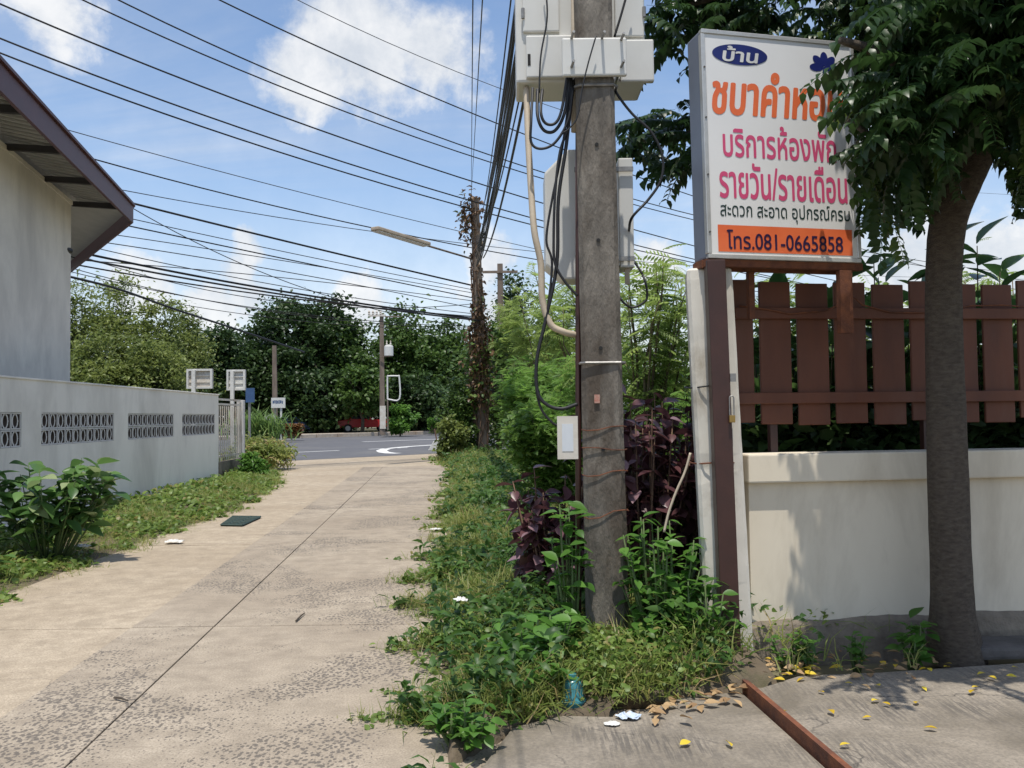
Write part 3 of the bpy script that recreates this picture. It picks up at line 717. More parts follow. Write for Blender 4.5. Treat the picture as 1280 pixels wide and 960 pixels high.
MB().box((PX + .16, c1[0]), (PY + .09, PY + .139), (c0[2] + .0, c0[2] + .29)).build('terminal_cover', 'cabinet', uc, bevel=.012)
MB().box((PX + .13, c1[0] - .06), (PY + .115, PY + .139), (c0[2] + .32, zt - .05)).build('door', 'cabinet', uc, bevel=.01)
p0 = D(703, 95, PY - .17); p1 = D(783, 46, PY - .17)
MB().box((p0[0], p1[0]), (PY - .17, PY - .135), (p0[2], p1[2])).build('clamp_plate', 'cabinet', uc, bevel=.012)
for x, y in ((714, 48), (752, 48), (776, 50), (714, 84), (776, 84)):
    c = D(x, y, PY - .17)
    MB().tube([c + np.array([0, .02, 0]), c + np.array([.012, -.075, .012])], .009, 8).build('bolt', 'steel', uc)
    if x != 752:
        MB().tube([c + np.array([0, .03, 0]), c + np.array([0, .32, 0])], .008, 6).build('tie_rod', 'steel', uc)
for z in (c0[2] + .45, c0[2] + .95):
    MB().tube([(c0[0] + .052, PY + .11, z), (c0[0] + .052, PY + .11, z + .07)], .012, 8).build('hinge', 'steel', uc)
    MB().tube([(c1[0] - .058, PY + .11, z), (c1[0] - .058, PY + .11, z + .07)], .012, 8).build('hinge', 'steel', uc)
MB().box((PX - .175, PX - .132), (PY + .0975, PY + .0995), (c0[2] + .06, c0[2] + .31)).build('rust_streak', 'rust_pale', uc)
MB().box((c0[0] + .08, c0[0] + .10), (PY + .0975, PY + .0995), (c0[2] + .12, c0[2] + .20)).build('vent_slot', 'drain_dark', uc)
MB().box((PX + .17, PX + .20), (PY + .0875, PY + .0895), (c0[2] + .05, c0[2] + .12)).build('rust_streak', 'rust_pale', uc)
# lower box behind the pole
q0 = D(682, 360, PY + .2); q1 = D(790, 195, PY + .2)
lc = thing('junction_box', ((q0[0] + q1[0]) / 2, PY + .2, q0[2]), 'grey white junction box with peaked top strapped behind the pole', 'cabinet', None)
zb, zt2 = q0[2] + .05, q1[2]
prof = [(q0[0], zb + .1), (q0[0] + .12, zb), (q1[0] - .14, zb), (q1[0] - .1, zb + .1), (q1[0] - .1, zt2 - .1), (q1[0] - .2, zt2 + .04), (q0[0] + .16, zt2 + .04), (q0[0], zt2 - .12)]
MB().prism([(x, PY + .155, z) for x, z in prof], (0, .26, 0)).build('housing', 'cabinet', lc, bevel=.015)
MB().box((q1[0] - .098, q1[0]), (PY + .17, PY + .40), (zb + .08, zt2 - .02)).build('side_cover', 'cabinet', lc, bevel=.01)
for z in (zt2 - .12, zb + .12):
    MB().box((PX - .16, PX + .24), (PY + .138, PY + .154), (z, z + .03)).build('bracket', 'steel', lc)
MB().box((q1[0] - .06, q1[0] - .03), (PY + .2, PY + .23), (zb - .03, zb + .078)).build('gland', 'pipe_beige', lc)
# small notice plate
n0 = D(697, 574, PY - .1); n1 = D(720, 520, PY - .1)
npz = thing('notice_plate', (n0[0], PY - .1, n0[2]), 'small pale plate with a faded grey print on the pole', 'plate')
MB().box((n0[0], n1[0] + .01), (PY - .11, PY - .098), (n0[2], n1[2])).build('plate', 'sign_back', npz)
MB().box((n0[0] + .03, n1[0] - .02), (PY - .1125, PY - .1105), (n0[2] + .05, n1[2] - .05)).build('print', 'notice', npz)
# beige flexible pipe
def spline(pts, n=8):
    pts = [np.array(p, float) for p in pts]; P = [2 * pts[0] - pts[1]] + pts + [2 * pts[-1] - pts[-2]]; out = []
    for i in range(1, len(P) - 2):
        for t in np.linspace(0, 1, n, endpoint=False):
            a, b, c, d = P[i - 1], P[i], P[i + 1], P[i + 2]
            out.append(.5 * (2 * b + (c - a) * t + (2 * a - 5 * b + 4 * c - d) * t * t + (3 * b - a - 3 * c + d) * t ** 3))
    return out + [pts[-1]]
def loose(name, m, r, px, label, cat, group=None, dy=0.0):
    pts = spline([D(x, y, PY + dy + (q[0] if (q := rest) else 0)) for x, y, *rest in px])
    return single(name, MB().tube(pts, r, 7), m, label, cat, group, smooth=True)
loose('flexible_pipe', 'pipe_beige', .022, [(658, 110, .2), (660, 170, .1), (664, 240, .0), (668, 290, -.05), (676, 330, -.05), (678, 375, -.05), (688, 405, -.05), (705, 415, -.05), (722, 419, 0)], 'beige flexible conduit curving from the upper cabinet to the pole', 'pipe')
gl = 'black cables looping at the utility pole'
loose('loop_cable', 'cable_black', .009, [(666, 110, .1), (664, 150), (664, 178), (676, 186), (694, 178), (710, 150), (716, 110)], 'black cable looping under the upper cabinet, its lowest loop', 'cable', gl, -.1)
loose('loop_cable', 'cable_black', .011, [(672, 112, .1), (672, 145), (680, 163), (694, 163), (706, 140), (712, 96)], 'thick black cable in a tight loop under the upper cabinet', 'cable', gl, -.1)
loose('loop_cable', 'cable_black', .010, [(678, 112, .1), (676, 140), (682, 154), (694, 154), (702, 138), (709, 96)], 'black cable in the innermost loop under the upper cabinet', 'cable', gl, -.12)
loose('loop_cable', 'cable_black', .009, [(714, 90), (712, 150), (700, 190), (694, 240), (692, 300), (694, 330), (706, 352), (722, 370)], 'black cable dropping beside the junction box and bending into the pole', 'cable', gl, -.08)
loose('loop_cable', 'cable_black', .012, [(718, 90), (708, 180), (698, 250), (696, 330), (682, 400), (671, 450), (672, 490), (684, 506), (702, 511), (722, 505)], 'thick black cable hanging in a long bow down to the pole', 'cable', gl, -.06)
loose('loop_cable', 'cable_black', .008, [(716, 90), (702, 190), (690, 250), (683, 300), (690, 330), (683, 395), (672, 440), (670, 480), (676, 510), (690, 528), (700, 533)], 'black cable bowing down to the small notice plate', 'cable', gl, -.05)
loose('loop_cable', 'cable_black', .009, [(765, 96, .1), (770, 115), (790, 142), (814, 165), (828, 195), (826, 225), (810, 250), (790, 272), (786, 290, .25)], 'black cable curving out to the right between cabinet and junction box', 'cable', gl, -.05)
loose('loop_cable', 'cable_black', .008, [(789, 322, .3), (804, 345), (809, 370), (802, 380), (788, 384), (775, 372), (771, 352, .1)], 'black cable making a small loop below the junction box', 'cable', gl, .05)
loose('loop_cable', 'cable_black', .005, [(745, 45), (735, 80), (728, 110), (722, 145), (712, 160), (704, 166)], 'thin black wire crossing the clamp plate', 'cable', gl, -.22)
loose('loop_cable', 'cable_black', .006, [(680, -30), (684, 20), (676, 70), (674, 116)], 'thin black wire running down the left cabinet door', 'cable', gl, .06)
loose('loop_cable', 'cable_black', .008, [(790, -30, 0), (776, 20), (768, 46)], 'black cable running up behind the clamp plate right end', 'cable', gl, .02)
loose('root_cord', 'pipe_beige', .008, [(863, 566), (856, 590), (845, 615), (836, 640), (830, 665)], 'pale dry cord hanging from the pillar over the bush', 'cord', None, -.28)

# ================================================================== CABLES OVERHEAD
FP = G(603, 574); FPX, FPY = FP[0], FP[1]      # foot of the vine-clad pole
def cable(pts, r, label, group, m='cable_black', n=5):
    return single('overhead_cable', MB().tube(pts, r, n), m, label, 'cable', group, smooth=True, loc=pts[0])
# bundle from the near pole to the vine-clad pole
for i in range(18):
    a = np.array([PX - .12 + random.uniform(-.16, .1), PY - .02 + random.uniform(-.1, .1), 6.2 + random.uniform(-.7, .9)])
    b = D(600 + random.uniform(-5, 5), 300 + random.uniform(-45, 40), FPY - .25 + random.uniform(-.15, .1))
    sag = random.uniform(.25, .75); pts = []
    for t in np.linspace(0, 1, 22):
        q = a + (b - a) * t; q[2] -= sag * 4 * t * (1 - t) * (1 - .25 * t); pts.append(q)
    cable(pts, random.choice((.012, .016, .021)), 'black cable in the bundle between the two roadside poles', 'cable bundle between the two roadside poles')
for xt, zz, r in ((591, 12.0, .008), (603, 9.5, .008)):
    a = D(xt, 0, PY + 1.0); d_ = a - np.array([FPX - .2, FPY, 0]); bot = D(589, 246, FPY - .1)
    ext = bot + (a - bot) * 1.25
    cable([bot + (ext - bot) * t for t in np.linspace(0, 1, 8)], .006, 'thin wire rising alone from the vine-clad pole', 'thin wires rising from the vine-clad pole', 'cable_grey')
# power lines along the near side of the road: plane through the vine-clad pole, parallel to the road
def W(x, y, offn=0.0):
    o_ = np.array([FPX, FPY, 0]) + rn * offn; d = ray(x, y); A = np.array([[d[0], -rd[0]], [d[1], -rd[1]]]); t, s = np.linalg.solve(A, o_[:2]); return CAM + d * t
def roadline(p, r, offn, label, group, m='cable_black', ext=(-160, 1350)):
    xs = [q[0] for q in p]; ysx = [q[1] for q in p]; co = np.polyfit(xs, ysx, 2 if len(p) > 2 else 1)
    pts = [W(x, np.polyval(co, x), offn) for x in np.linspace(ext[0], ext[1], 34)]
    return cable(pts, r, label, group, m)
gp = 'power lines along the road'
for i, (p, r) in enumerate((([(275, 0), (440, 78), (612, 150), (860, 243)], .022), ([(150, 0), (395, 115), (640, 200), (860, 268)], .022), ([(105, 0), (370, 118), (640, 209), (860, 274)], .022),
                            ([(0, 5), (320, 133), (640, 243), (860, 305)], .024), ([(0, 48), (320, 166), (640, 266), (860, 322)], .024), ([(0, 66), (320, 181), (640, 274), (860, 327)], .024))):
    roadline(p, r, -.8 + .5 * (i % 3), ('topmost', 'second highest', 'third highest', 'fourth highest', 'fifth highest', 'lowest')[i] + ' black power line of the six strung high along the road', gp)
gf = 'thin grey lines along the road'
for i, p in enumerate(([(372, 0), (500, 60), (640, 116)], [(62, 156), (320, 226), (570, 288)], [(140, 235), (350, 272), (570, 303)])):
    roadline(p, .013, .3 + .2 * i, ('thin grey line strung above all six power lines', 'upper thin grey line below the six power lines', 'lower thin grey line below the six power lines')[i], gf, 'cable_grey')
roadline([(97, 193), (300, 247), (467, 285), (575, 307)], .02, .6, 'black line just above the street light arm', 'lines above the street light arm')
gc = 'communication cables sagging low along the road'
rr = random.Random(5)
rows = [((155, 252), (300, 285), (425, 320), (590, 356), .032), ((140, 268), (300, 303), (430, 330), (590, 362), .013), ((150, 280), (330, 318), (590, 372), .02), ((120, 290), (330, 322), (590, 366), .013),
        ((110, 300), (330, 335), (590, 385), .014), ((100, 315), (220, 341), (420, 374), (590, 398), .034), ((100, 322), (220, 347), (420, 377), (590, 400), .028), ((95, 330), (220, 354), (420, 378), (590, 396), .022),
        ((95, 325), (260, 338), (590, 376), .013), ((120, 310), (300, 348), (590, 392), .013), ((90, 340), (300, 382), (590, 408), .012), ((180, 268), (300, 330), (420, 372), (560, 405), .013),
        ((100, 338), (330, 388), (590, 410), .012), ((95, 318), (300, 370), (590, 380), .012), ((90, 352), (300, 392), (590, 412), .010)]
for row in rows:
    roadline(list(row[:-1]), row[-1], rr.uniform(-.2, 1.2), 'black communication cable sagging low across the lane mouth', gc, ext=(-60, 604))
single('overhead_cable', MB().tube(spline([D(88, 346, 26), D(150, 362, 28), (D(220, 387, 31)), D(300, 413, 35), D(380, 440, 40)], 5), .04, 6), 'cable_black', 'thick black cable sloping down from the house eave past the trees', 'cable', smooth=True)

# ================================================================== VINE-CLAD POLE, STREET LIGHT, FAR POLES
vp = thing('vine_clad_pole', (FPX, FPY, 0), 'concrete pole wrapped in dead brown vines at the lane mouth', 'utility pole')
ztop = D(589, 248, FPY)[2]
fpc = lambda z: np.array([FPX - .018 * z, FPY, z])
pole_mesh(fpc, .36, .26, -.3, ztop, R(20), 14, 1.0, .006).build('shaft', 'pole_far', vp)
mb = MB()
for i in range(60):
    z = ztop * random.random() ** 2 * .8 + .2; a = random.uniform(0, 6.28); pts = []
    for k in range(7):
        rr_ = .19 + random.uniform(0, .09) * (1.4 - z / ztop); pts.append(fpc(z) + np.array([rr_ * math.cos(a), rr_ * math.sin(a), 0])); z += random.uniform(.1, .35); a += random.uniform(-.5, .6)
        if z > ztop + .3: break
    if len(pts) > 2: mb.tube(pts, random.uniform(.012, .028), 4)
mb.build('vine_stem', 'dry_stem', vp)['kind'] = 'stuff'
n = 4200; zz = rng.uniform(.2, 1, n) ** 1.0 * (ztop + .1); aa = rng.uniform(0, 6.28, n)
den = np.interp(zz / ztop, [0, .15, .3, .45, .6, .75, .88, 1], [.9, .7, .8, .7, .22, .05, .06, .15])
rad = .16 + np.abs(rng.normal(0, .2, n)) * den * 1.2
pos = np.stack([FPX - .018 * zz + rad * np.cos(aa), FPY + rad * np.sin(aa), zz], 1); keep = rng.random(n) < den
leafmat('leaf_creeper', (.06, .12, .025), (.15, .23, .05), trans=.35)
leafmat('dead_leaf', (.085, .05, .03), (.20, .12, .06), trans=.15, c=(.09, .12, .04))
tuft = np.array([FPX - .018 * ztop - .28, FPY - .1, ztop - .75]) + rng.normal(0, 1, (260, 3)) * np.array([.16, .16, .5])
low = zz[keep] < ztop * .42
foliage('vine_leaf', [scatter(T_leaf(.3, .3), pos[keep], frames(keep.sum(), rng, -1.4, .2), rng.uniform(.10, .24, keep.sum())), scatter(T_leaf(.24, .3), tuft, frames(260, rng, -1.5, .6), rng.uniform(.1, .24, 260))], 'dead_leaf', vp)
lv_ = pos[keep][low]; lv_ = lv_ + rng.normal(0, .16, lv_.shape); lv_ = lv_[rng.random(len(lv_)) < .55]
foliage('creeper_leaf', [scatter(T_leaf(.34, .2), lv_, frames(len(lv_), rng, -1.0, .6), rng.uniform(.10, .2, len(lv_)))], 'leaf_creeper', vp)
# lamp on an arm
sl0 = D(578, 320, FPY - .25); 
sl1, sl2 = D(534, 307, FPY - 2.3), D(468, 287, FPY - 4.6)
la = thing('street_light', sl0, 'long fluorescent street light on an arm out from the vine-clad pole', 'street light')
MB().tube([fpc(sl0[2] - .12), sl0, sl1, sl1 + (sl2 - sl1) * .2], .035, 7).build('arm', 'pole_far', la)
dv = (sl2 - sl1) / np.linalg.norm(sl2 - sl1); pv = np.cross(dv, Z); pv /= np.linalg.norm(pv); nv = np.cross(pv, dv)
LL = np.linalg.norm(sl2 - sl1)
MB().obox(sl1, dv, pv, nv, (0, LL), (-.16, .16), (-.02, .10)).build('housing', 'tube_lamp', la, bevel=.03)
MB().obox(sl1, dv, pv, nv, (.06, LL - .06), (-.13, .13), (-.05, -.021)).build('diffuser', 'lamp_glass', la, bevel=.01)
# second pole hidden by growth
q = D(625, 330, 44); 
s2 = thing('overgrown_pole', (q[0], 44, 0), 'further concrete pole almost buried in green growth', 'utility pole')
pole_mesh(lambda z: np.array([q[0], 44, z]), .36, .28, -.3, q[2], 0, 5).build('shaft', 'pole_far', s2)
MB().box((q[0] - .9, q[0] + .9), (43.75, 43.85), (q[2] - .5, q[2] - .38)).build('crossarm', 'pole_far', s2)

def far_pole(px, ytop, ybase, Y, label, xf=True):
    b = D(px, ybase, Y); t = D(px - 1, ytop, Y); 
    o = thing('roadside_pole', (b[0], Y, b[2]), label, 'utility pole')
    pole_mesh(lambda z: np.array([b[0] + (t[0] - b[0]) * (z - b[2]) / (t[2] - b[2]), Y, z]), .42, .30, b[2] - .2, t[2], .2, 6).build('shaft', 'pole_far', o)
    return o, b, t
Yp = 68.0
o, b, t = far_pole(478, 392, 540, Yp, 'tall concrete pole with transformer box across the road')
s_ = Yp / F
mb = MB(); 
MB().box((t[0] - 1.0, t[0] + .35), (Yp - .28, Yp - .16), (t[2] - .25, t[2] - .1)).build('crossarm', 'sign_back', o)
for k in range(4):
    x = t[0] - .95 + k * .3
    MB().lathe((x, Yp - .22, t[2] - .1), [(.07, 0), (.1, .06), (.07, .12), (.1, .2), (.06, .3), (.02, .34)], 8).build('insulator', 'sign_back', o)
MB().box((t[0] + .3, t[0] + 1.5), (Yp - .25, Yp - .17), (t[2] - .32, t[2] - .22)).build('crossarm', 'pole_far', o)
tx = D(486, 438, Yp - .3)
MB().lathe((tx[0], Yp - .35, tx[2] - .45), [(.30, 0), (.36, .04), (.36, .75), (.30, .8), (.3, .86), (.1, .9)], 14).build('transformer', 'cabinet', o)
for k in (-1, 1): MB().lathe((tx[0] + k * .15, Yp - .35, tx[2] + .45), [(.05, 0), (.07, .08), (.04, .16), (.06, .24), (.02, .32)], 7).build('bushing', 'sign_back', o)
MB().box((t[0] - .1, tx[0]), (Yp - .38, Yp - .30), (tx[2] - .52, tx[2] - .45)).build('bracket', 'pole_far', o)
w_ = D(479, 512, Yp)
MB().box((w_[0] - .23, w_[0] + .23), (Yp - .26, Yp - .235), (w_[2] - 1.5, w_[2] + .3)).build('reflector_band', 'sign_back', o)
o, b, t = far_pole(344, 432, 536, 66, 'bare concrete pole in front of the dark tree crown')
# empty sign frame
fr = D(489, 540, 66.5); f0 = D(484.5, 499, 66.5); f1 = D(499, 470, 66.5)
ef = thing('empty_sign_frame', (fr[0], 66.5, fr[2]), 'empty white rounded sign frame on a thin post across the road', 'sign frame')
MB().tube([(f0[0], 66.5, b[2] - .2), (f0[0], 66.5, f0[2])], .06, 6).build('post', 'pole_far', ef)
MB().tube(spline([(f0[0], 66.5, f0[2]), (f0[0], 66.5, f1[2] - .1), (f0[0] + .1, 66.5, f1[2]), (f1[0] - .1, 66.5, f1[2]), (f1[0], 66.5, f1[2] - .1), (f1[0], 66.5, f0[2]), (f0[0], 66.5, f0[2])], 4), .065, 6).build('frame', 'litter_white', ef)

# ================================================================== HOUSE AND WHITE WALL ON THE LEFT
hd = np.array([-.208, .978, 0]); hd /= np.linalg.norm(hd); hn = np.array([hd[1], -hd[0], 0])
C = D(89, 253, 16.0); zw = C[2]; C = np.array([C[0], C[1], 0])
he = np.array([-.59, .81, 0]); hen = np.array([.81, .59, 0])
hs = thing('house', C, 'plain grey rendered building with maroon roof edge behind the white wall', 'house')
MB().prism([C + np.array([0, 0, -.1]), C - hd * 7.2 + np.array([0, 0, -.1]), C - hd * 7.2 - hn * 6 + np.array([0, 0, -.1]), C + he * 8 - hn * 5 + np.array([0, 0, -.1]), C + he * 8 + np.array([0, 0, -.1])], (0, 0, zw + .1)).build('wall', 'house_render', hs, bevel=.015)
E_ = D(163, 266, 16.78); zE = E_[2]; E0 = np.array([E_[0], E_[1], 0])
oh = float(np.dot(E0 - C, hn))
A0 = E0 - hd * 9.2; B0 = E0 + he * 9
inn_ = 3.2
# roof sheet: falls from the wall to the eave
def roofz(p): return zE + .06 + .17 * (oh - np.dot(p - C, hn)) if True else 0
pts = [A0, E0, B0, B0 - hen * 2.6, E0 - hn * inn_, A0 - hn * inn_]
ridge = .17
roof = MB()
tp = [p + np.array([0, 0, zE + .10 + (0 if i < 3 else ridge * inn_)]) for i, p in enumerate(pts)]
roof.add(tp + [q - np.array([0, 0, .03]) for q in tp], [(0, 1, 4, 5), (1, 2, 3, 4), (6, 11, 10, 7), (7, 10, 9, 8), (0, 6, 7, 1), (1, 7, 8, 2), (3, 9, 10, 4), (4, 10, 11, 5), (0, 5, 11, 6), (2, 8, 9, 3)])
ro = roof.build('roof', 'soffit', hs)
for o0, dirv, nv_, L_ in ((A0, hd, hn, 9.2), (E0, he, hen, 9.0)):
    MB().obox(o0, dirv, nv_, Z, (0, L_ + (.03 if L_ > 9.1 else 0)), (0, .05), (zE - .20, zE + .13)).build('fascia', 'fascia', ro, bevel=.006)
    MB().obox(o0, dirv, nv_, Z, (0, L_), (-.02, .09), (zE + .132, zE + .175)).build('drip_edge', 'fascia', ro)
for k in range(0, 5):
    p = C - hd * (k * 1.75 - .1)
    MB().add([p - hn * .02 + np.array([0, 0, zw - .07 + .03]), p + hd * .07 - hn * .02 + np.array([0, 0, zw - .07 + .03]), p + hd * .07 + hn * (oh - .01) + np.array([0, 0, zE - .05]), p + hn * (oh - .01) + np.array([0, 0, zE - .05]),
              p - hn * .02 + np.array([0, 0, zw + .05]), p + hd * .07 - hn * .02 + np.array([0, 0, zw + .05]), p + hd * .07 + hn * (oh - .01) + np.array([0, 0, zE + .06]), p + hn * (oh - .01) + np.array([0, 0, zE + .06])],
             [(0, 1, 2, 3), (4, 7, 6, 5), (0, 4, 5, 1), (1, 5, 6, 2), (2, 6, 7, 3), (3, 7, 4, 0)]).build('rafter', 'rafter', ro)
for k in range(46):                     # ribs of the sheet underside
    p = C - hd * (k * .2 - .7)
    MB().obox(p + np.array([0, 0, 0]), hd, hn + np.array([0, 0, -ridge * .99]), Z, (0, .03), (-.05, oh - .01), (zE + .03 + ridge * oh, zE + .062 + ridge * oh)).build('sheet_rib', 'soffit', ro)
MB().obox(C, hd, hn, Z, (-7.2, 0), (.004, .03), (zw - .05, zw + .02)).build('wall_plate', 'house_render', hs)
ccp = D(80, 311, 15.75)
cc = thing('wall_light', ccp, 'small beige outdoor light fixed near the house corner', 'light')
MB().obox(ccp, hd, hn, Z, (-.09, .03), (-.14, .02), (-.12, .10)).build('box', 'beige_plastic', cc, bevel=.01)
MB().tube([ccp + hd * .03, ccp + hd * .20 + hn * .05], .055, 10).build('head', 'black_plastic', cc)
MB().tube([ccp + np.array([0, 0, .1]), ccp + np.array([0, 0, .5]), ccp - hd * -.01 + np.array([0, 0, .85])], .012, 5).build('wire', 'cable_black', cc)

# white boundary wall with breeze blocks
bo = np.array([wall_x(0), 0, 0]); bd = np.array([-.046, 1, 0]); bL = np.linalg.norm(bd); bdn = bd / bL; bn = np.array([bdn[1], -bdn[0], 0])
def wy(x): k = (x - 640) / F; return -6.115 / (k + .046) / 1.0 if True else 0
def wall_s(x):                          # along-wall distance under a pixel column
    d = ray(x, 520); A = np.array([[d[0], -bdn[0]], [d[1], -bdn[1]]]); t, s = np.linalg.solve(A, bo[:2]); return s
ends = wall_s(273)
bw = thing('boundary_wall', bo + bdn * 14, 'long white rendered wall with panels of pierced blocks along the lane', 'wall')
zb0, zb1 = 1.21, 1.68                   # block band
WT = 2.13
panels = []
for x0, x1 in ((52, 142.5), (160, 217), (228, 268.5)): panels.append((wall_s(x0), wall_s(x1)))
w0 = panels[0][1] - panels[0][0]; gap_ = panels[1][0] - panels[0][1]
panels.insert(0, (wall_s(27) - w0, wall_s(27)))
T0_, T1_ = -.14, 0
MB().obox(bo, bdn, bn, Z, (6.0, ends), (T0_, T1_), (-.1, zb0)).build('lower_panel', 'wall_grey_white', bw)
MB().obox(bo, bdn, bn, Z, (6.0, ends), (T0_, T1_), (zb1, WT)).build('upper_panel', 'wall_grey_white', bw)
MB().obox(bo, bdn, bn, Z, (6.0, ends + .02), (T0_ - .02, .018), (WT, WT + .03)).build('capping', 'wall_grey_white', bw, bevel=.008)
cuts = [6.0] + [v for p_ in panels for v in p_] + [ends]
for i in range(0, len(cuts), 2):
    if cuts[i + 1] - cuts[i] > .02: MB().obox(bo, bdn, bn, Z, (cuts[i], cuts[i + 1]), (T0_, T1_), (zb0, zb1)).build('pier', 'wall_grey_white', bw)
# one pierced block, unit size 1 x 1, depth along y
def block_mesh():
    mb = MB(); t = .085
    mb.box((0, 1), (0, 1), (0, t)); mb.box((0, 1), (0, 1), (1 - t, 1)); mb.box((0, t), (0, 1), (t, 1 - t)); mb.box((1 - t, 1), (0, 1), (t, 1 - t))
    for s in (-1, 1):
        arc = [(.5 + s * (.34 * math.cos(a)), .5 + .46 * math.sin(a)) for a in np.linspace(-1.45, 1.45, 9)]
        inn = [(.5 + s * (.22 * math.cos(a)), .5 + .36 * math.sin(a)) for a in np.linspace(-1.45, 1.45, 9)]
        for i in range(8):
            mb.prism([(arc[i][0], .1, arc[i][1]), (arc[i + 1][0], .1, arc[i + 1][1]), (inn[i + 1][0], .1, inn[i + 1][1]), (inn[i][0], .1, inn[i][1])], (0, .8, 0))
        mb.box((.5 + s * .34 - .05 if s > 0 else t, 1 - t if s > 0 else .5 - .34 + .05), (.15, .85), (.46, .54))
    me = mb.mesh('breeze_block', 'block_white'); me.materials.append(MATS['block_raw_shade'])      # face painted; raw hole sides darkened in colour so the holes look shaded
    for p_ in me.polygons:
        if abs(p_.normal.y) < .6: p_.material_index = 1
    return me
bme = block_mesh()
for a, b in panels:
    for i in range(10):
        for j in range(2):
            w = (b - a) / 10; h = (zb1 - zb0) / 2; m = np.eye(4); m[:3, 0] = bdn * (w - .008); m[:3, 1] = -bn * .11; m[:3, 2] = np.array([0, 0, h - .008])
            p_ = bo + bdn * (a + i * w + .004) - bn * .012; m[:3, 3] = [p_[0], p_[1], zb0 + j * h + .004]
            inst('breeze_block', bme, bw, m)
# footing ledge
mb = MB(); mb.obox(bo, bdn, bn, Z, (6.2, 13.9), (.002, .10), (-.1, .22)); mb.build('footing', 'wall_grey_white', bw, bevel=.03)
# metal railing panel beyond
g0 = ends + .06; g1 = wall_s(303)
gt = thing('railing_gate', bo + bdn * g0, 'grey steel bar railing on a stained concrete base at the wall end', 'railing')
zg0, zg1 = .62, 2.02
MB().obox(bo, bdn, bn, Z, (g0, g1), (-.12, 0), (-.1, zg0 - .1)).build('base', 'plinth', gt)
for z in (zg0, zg1 - .12, zg1): MB().obox(bo, bdn, bn, Z, (g0, g1), (-.08, -.04), (z, z + .05)).build('rail', 'sign_back', gt)
nb_ = 13
for k in range(nb_):
    s = g0 + .03 + (g1 - g0 - .06) * k / (nb_ - 1)
    MB().obox(bo, bdn, bn, Z, (s - .017, s + .017), (-.038, -.018), (zg0 - .08, zg1 - .14)).build('bar', 'sign_back', gt)
MB().obox(bo, bdn, bn, Z, (g1 + .02, g1 + .2), (-.16, .02), (-.1, 2.06)).build('end_post', 'block_white', gt, bevel=.01)

# sign backs and road signs beyond the wall
def sign_back(x0, x1, y0, y1, xp, Y, m, label):
    a = D(x0, y1, Y); b = D(x1, y0, Y); p_ = D(xp, y1, Y)
    o = thing('roadside_sign', (p_[0], Y, -.07), label, 'sign', None)
    MB().box((a[0], b[0]), (Y + .0, Y + .05), (a[2], b[2])).build('board', m, o)
    t = .07
    for X_, Z_ in (((a[0], b[0]), (a[2], a[2] + t)), ((a[0], b[0]), (b[2] - t, b[2])), ((a[0], a[0] + t), (a[2] + t, b[2] - t)), ((b[0] - t, b[0]), (a[2] + t, b[2] - t))):
        MB().box(X_, (Y - .08, Y - .002), Z_).build('edge_bar', 'litter_white' if m == 'sign_back' else m, o)
    for k in (.33, .66):
        zc = a[2] + (b[2] - a[2]) * k
        MB().box((a[0] + t, b[0] - t), (Y - .03, Y - .002), (zc - .02, zc + .02)).build('cross_rib', m, o)
    MB().box((p_[0] - .06, p_[0] + .06), (Y - .20, Y - .09), (-.1, b[2] - .05)).build('post', 'litter_white', o)
    return o
sign_back(234, 266, 461, 486, 244, 30, 'sign_back', 'stained beige sign board seen from behind, on a white post')
sign_back(284, 307, 462, 488, 292, 31.5, 'litter_white', 'clean white sign board seen from behind, beside the railing')
a = D(307, 503, 40); b = D(318, 485, 40)
o = thing('blue_sign', ((a[0] + b[0]) / 2, 40, -.07), 'small dark blue sign board behind the white sign boards', 'sign')
MB().box((a[0], b[0]), (40, 40.05), (a[2], b[2])).build('board', 'sign_blue', o)
MB().box((a[0] + .1, a[0] + .2), (40.06, 40.14), (-.07, b[2] - .1)).build('post', 'steel', o)
# name board on two posts on the far verge
Ys = 60.0
a = D(339, 510, Ys); b = D(356.5, 497, Ys)
gz = .2
o = thing('name_board', ((a[0] + b[0]) / 2, Ys, gz), 'white name board with blue lettering on two posts above the hedge', 'sign')
MB().box((a[0], b[0]), (Ys, Ys + .06), (a[2], b[2])).build('board', 'litter_white', o)
rr = random.Random(2); x = a[0] + .1
k = 0
while x < b[0] - .16:
    w = rr.uniform(.05, .1); MB().box((x, x + w), (Ys - .006, Ys - .003), (a[2] + .30 + rr.uniform(-.02, .02), a[2] + .52 + rr.uniform(-.02, .03))).build('letter', 'sign_blue', o); x += w + .025
for x in (a[0] + .25, a[0] + .66):
    MB().box((x - .06, x + .06), (Ys + .07, Ys + .16), (gz - .3, b[2] - .05 if x > a[0] + .5 else a[2] + .3)).build('post', 'litter_white' if x > a[0] + .5 else 'steel', o)
# tilted square sign
c = D(338, 524, 59)
o = thing('tilted_sign', (c[0], 59, gz), 'small silvery diamond shaped sign leaning by the hedge', 'sign')
d_ = .42
MB().prism([(c[0] - d_, 59, c[2] + .1), (c[0] - .05, 59, c[2] - d_ - .1), (c[0] + d_, 59.05, c[2] + .05), (c[0] + .1, 59.02, c[2] + d_)], (0, .04, 0)).build('board', 'alu', o)
MB().box((c[0] - .03, c[0] + .03), (59.06, 59.12), (-.1, c[2])).build('post', 'steel', o)
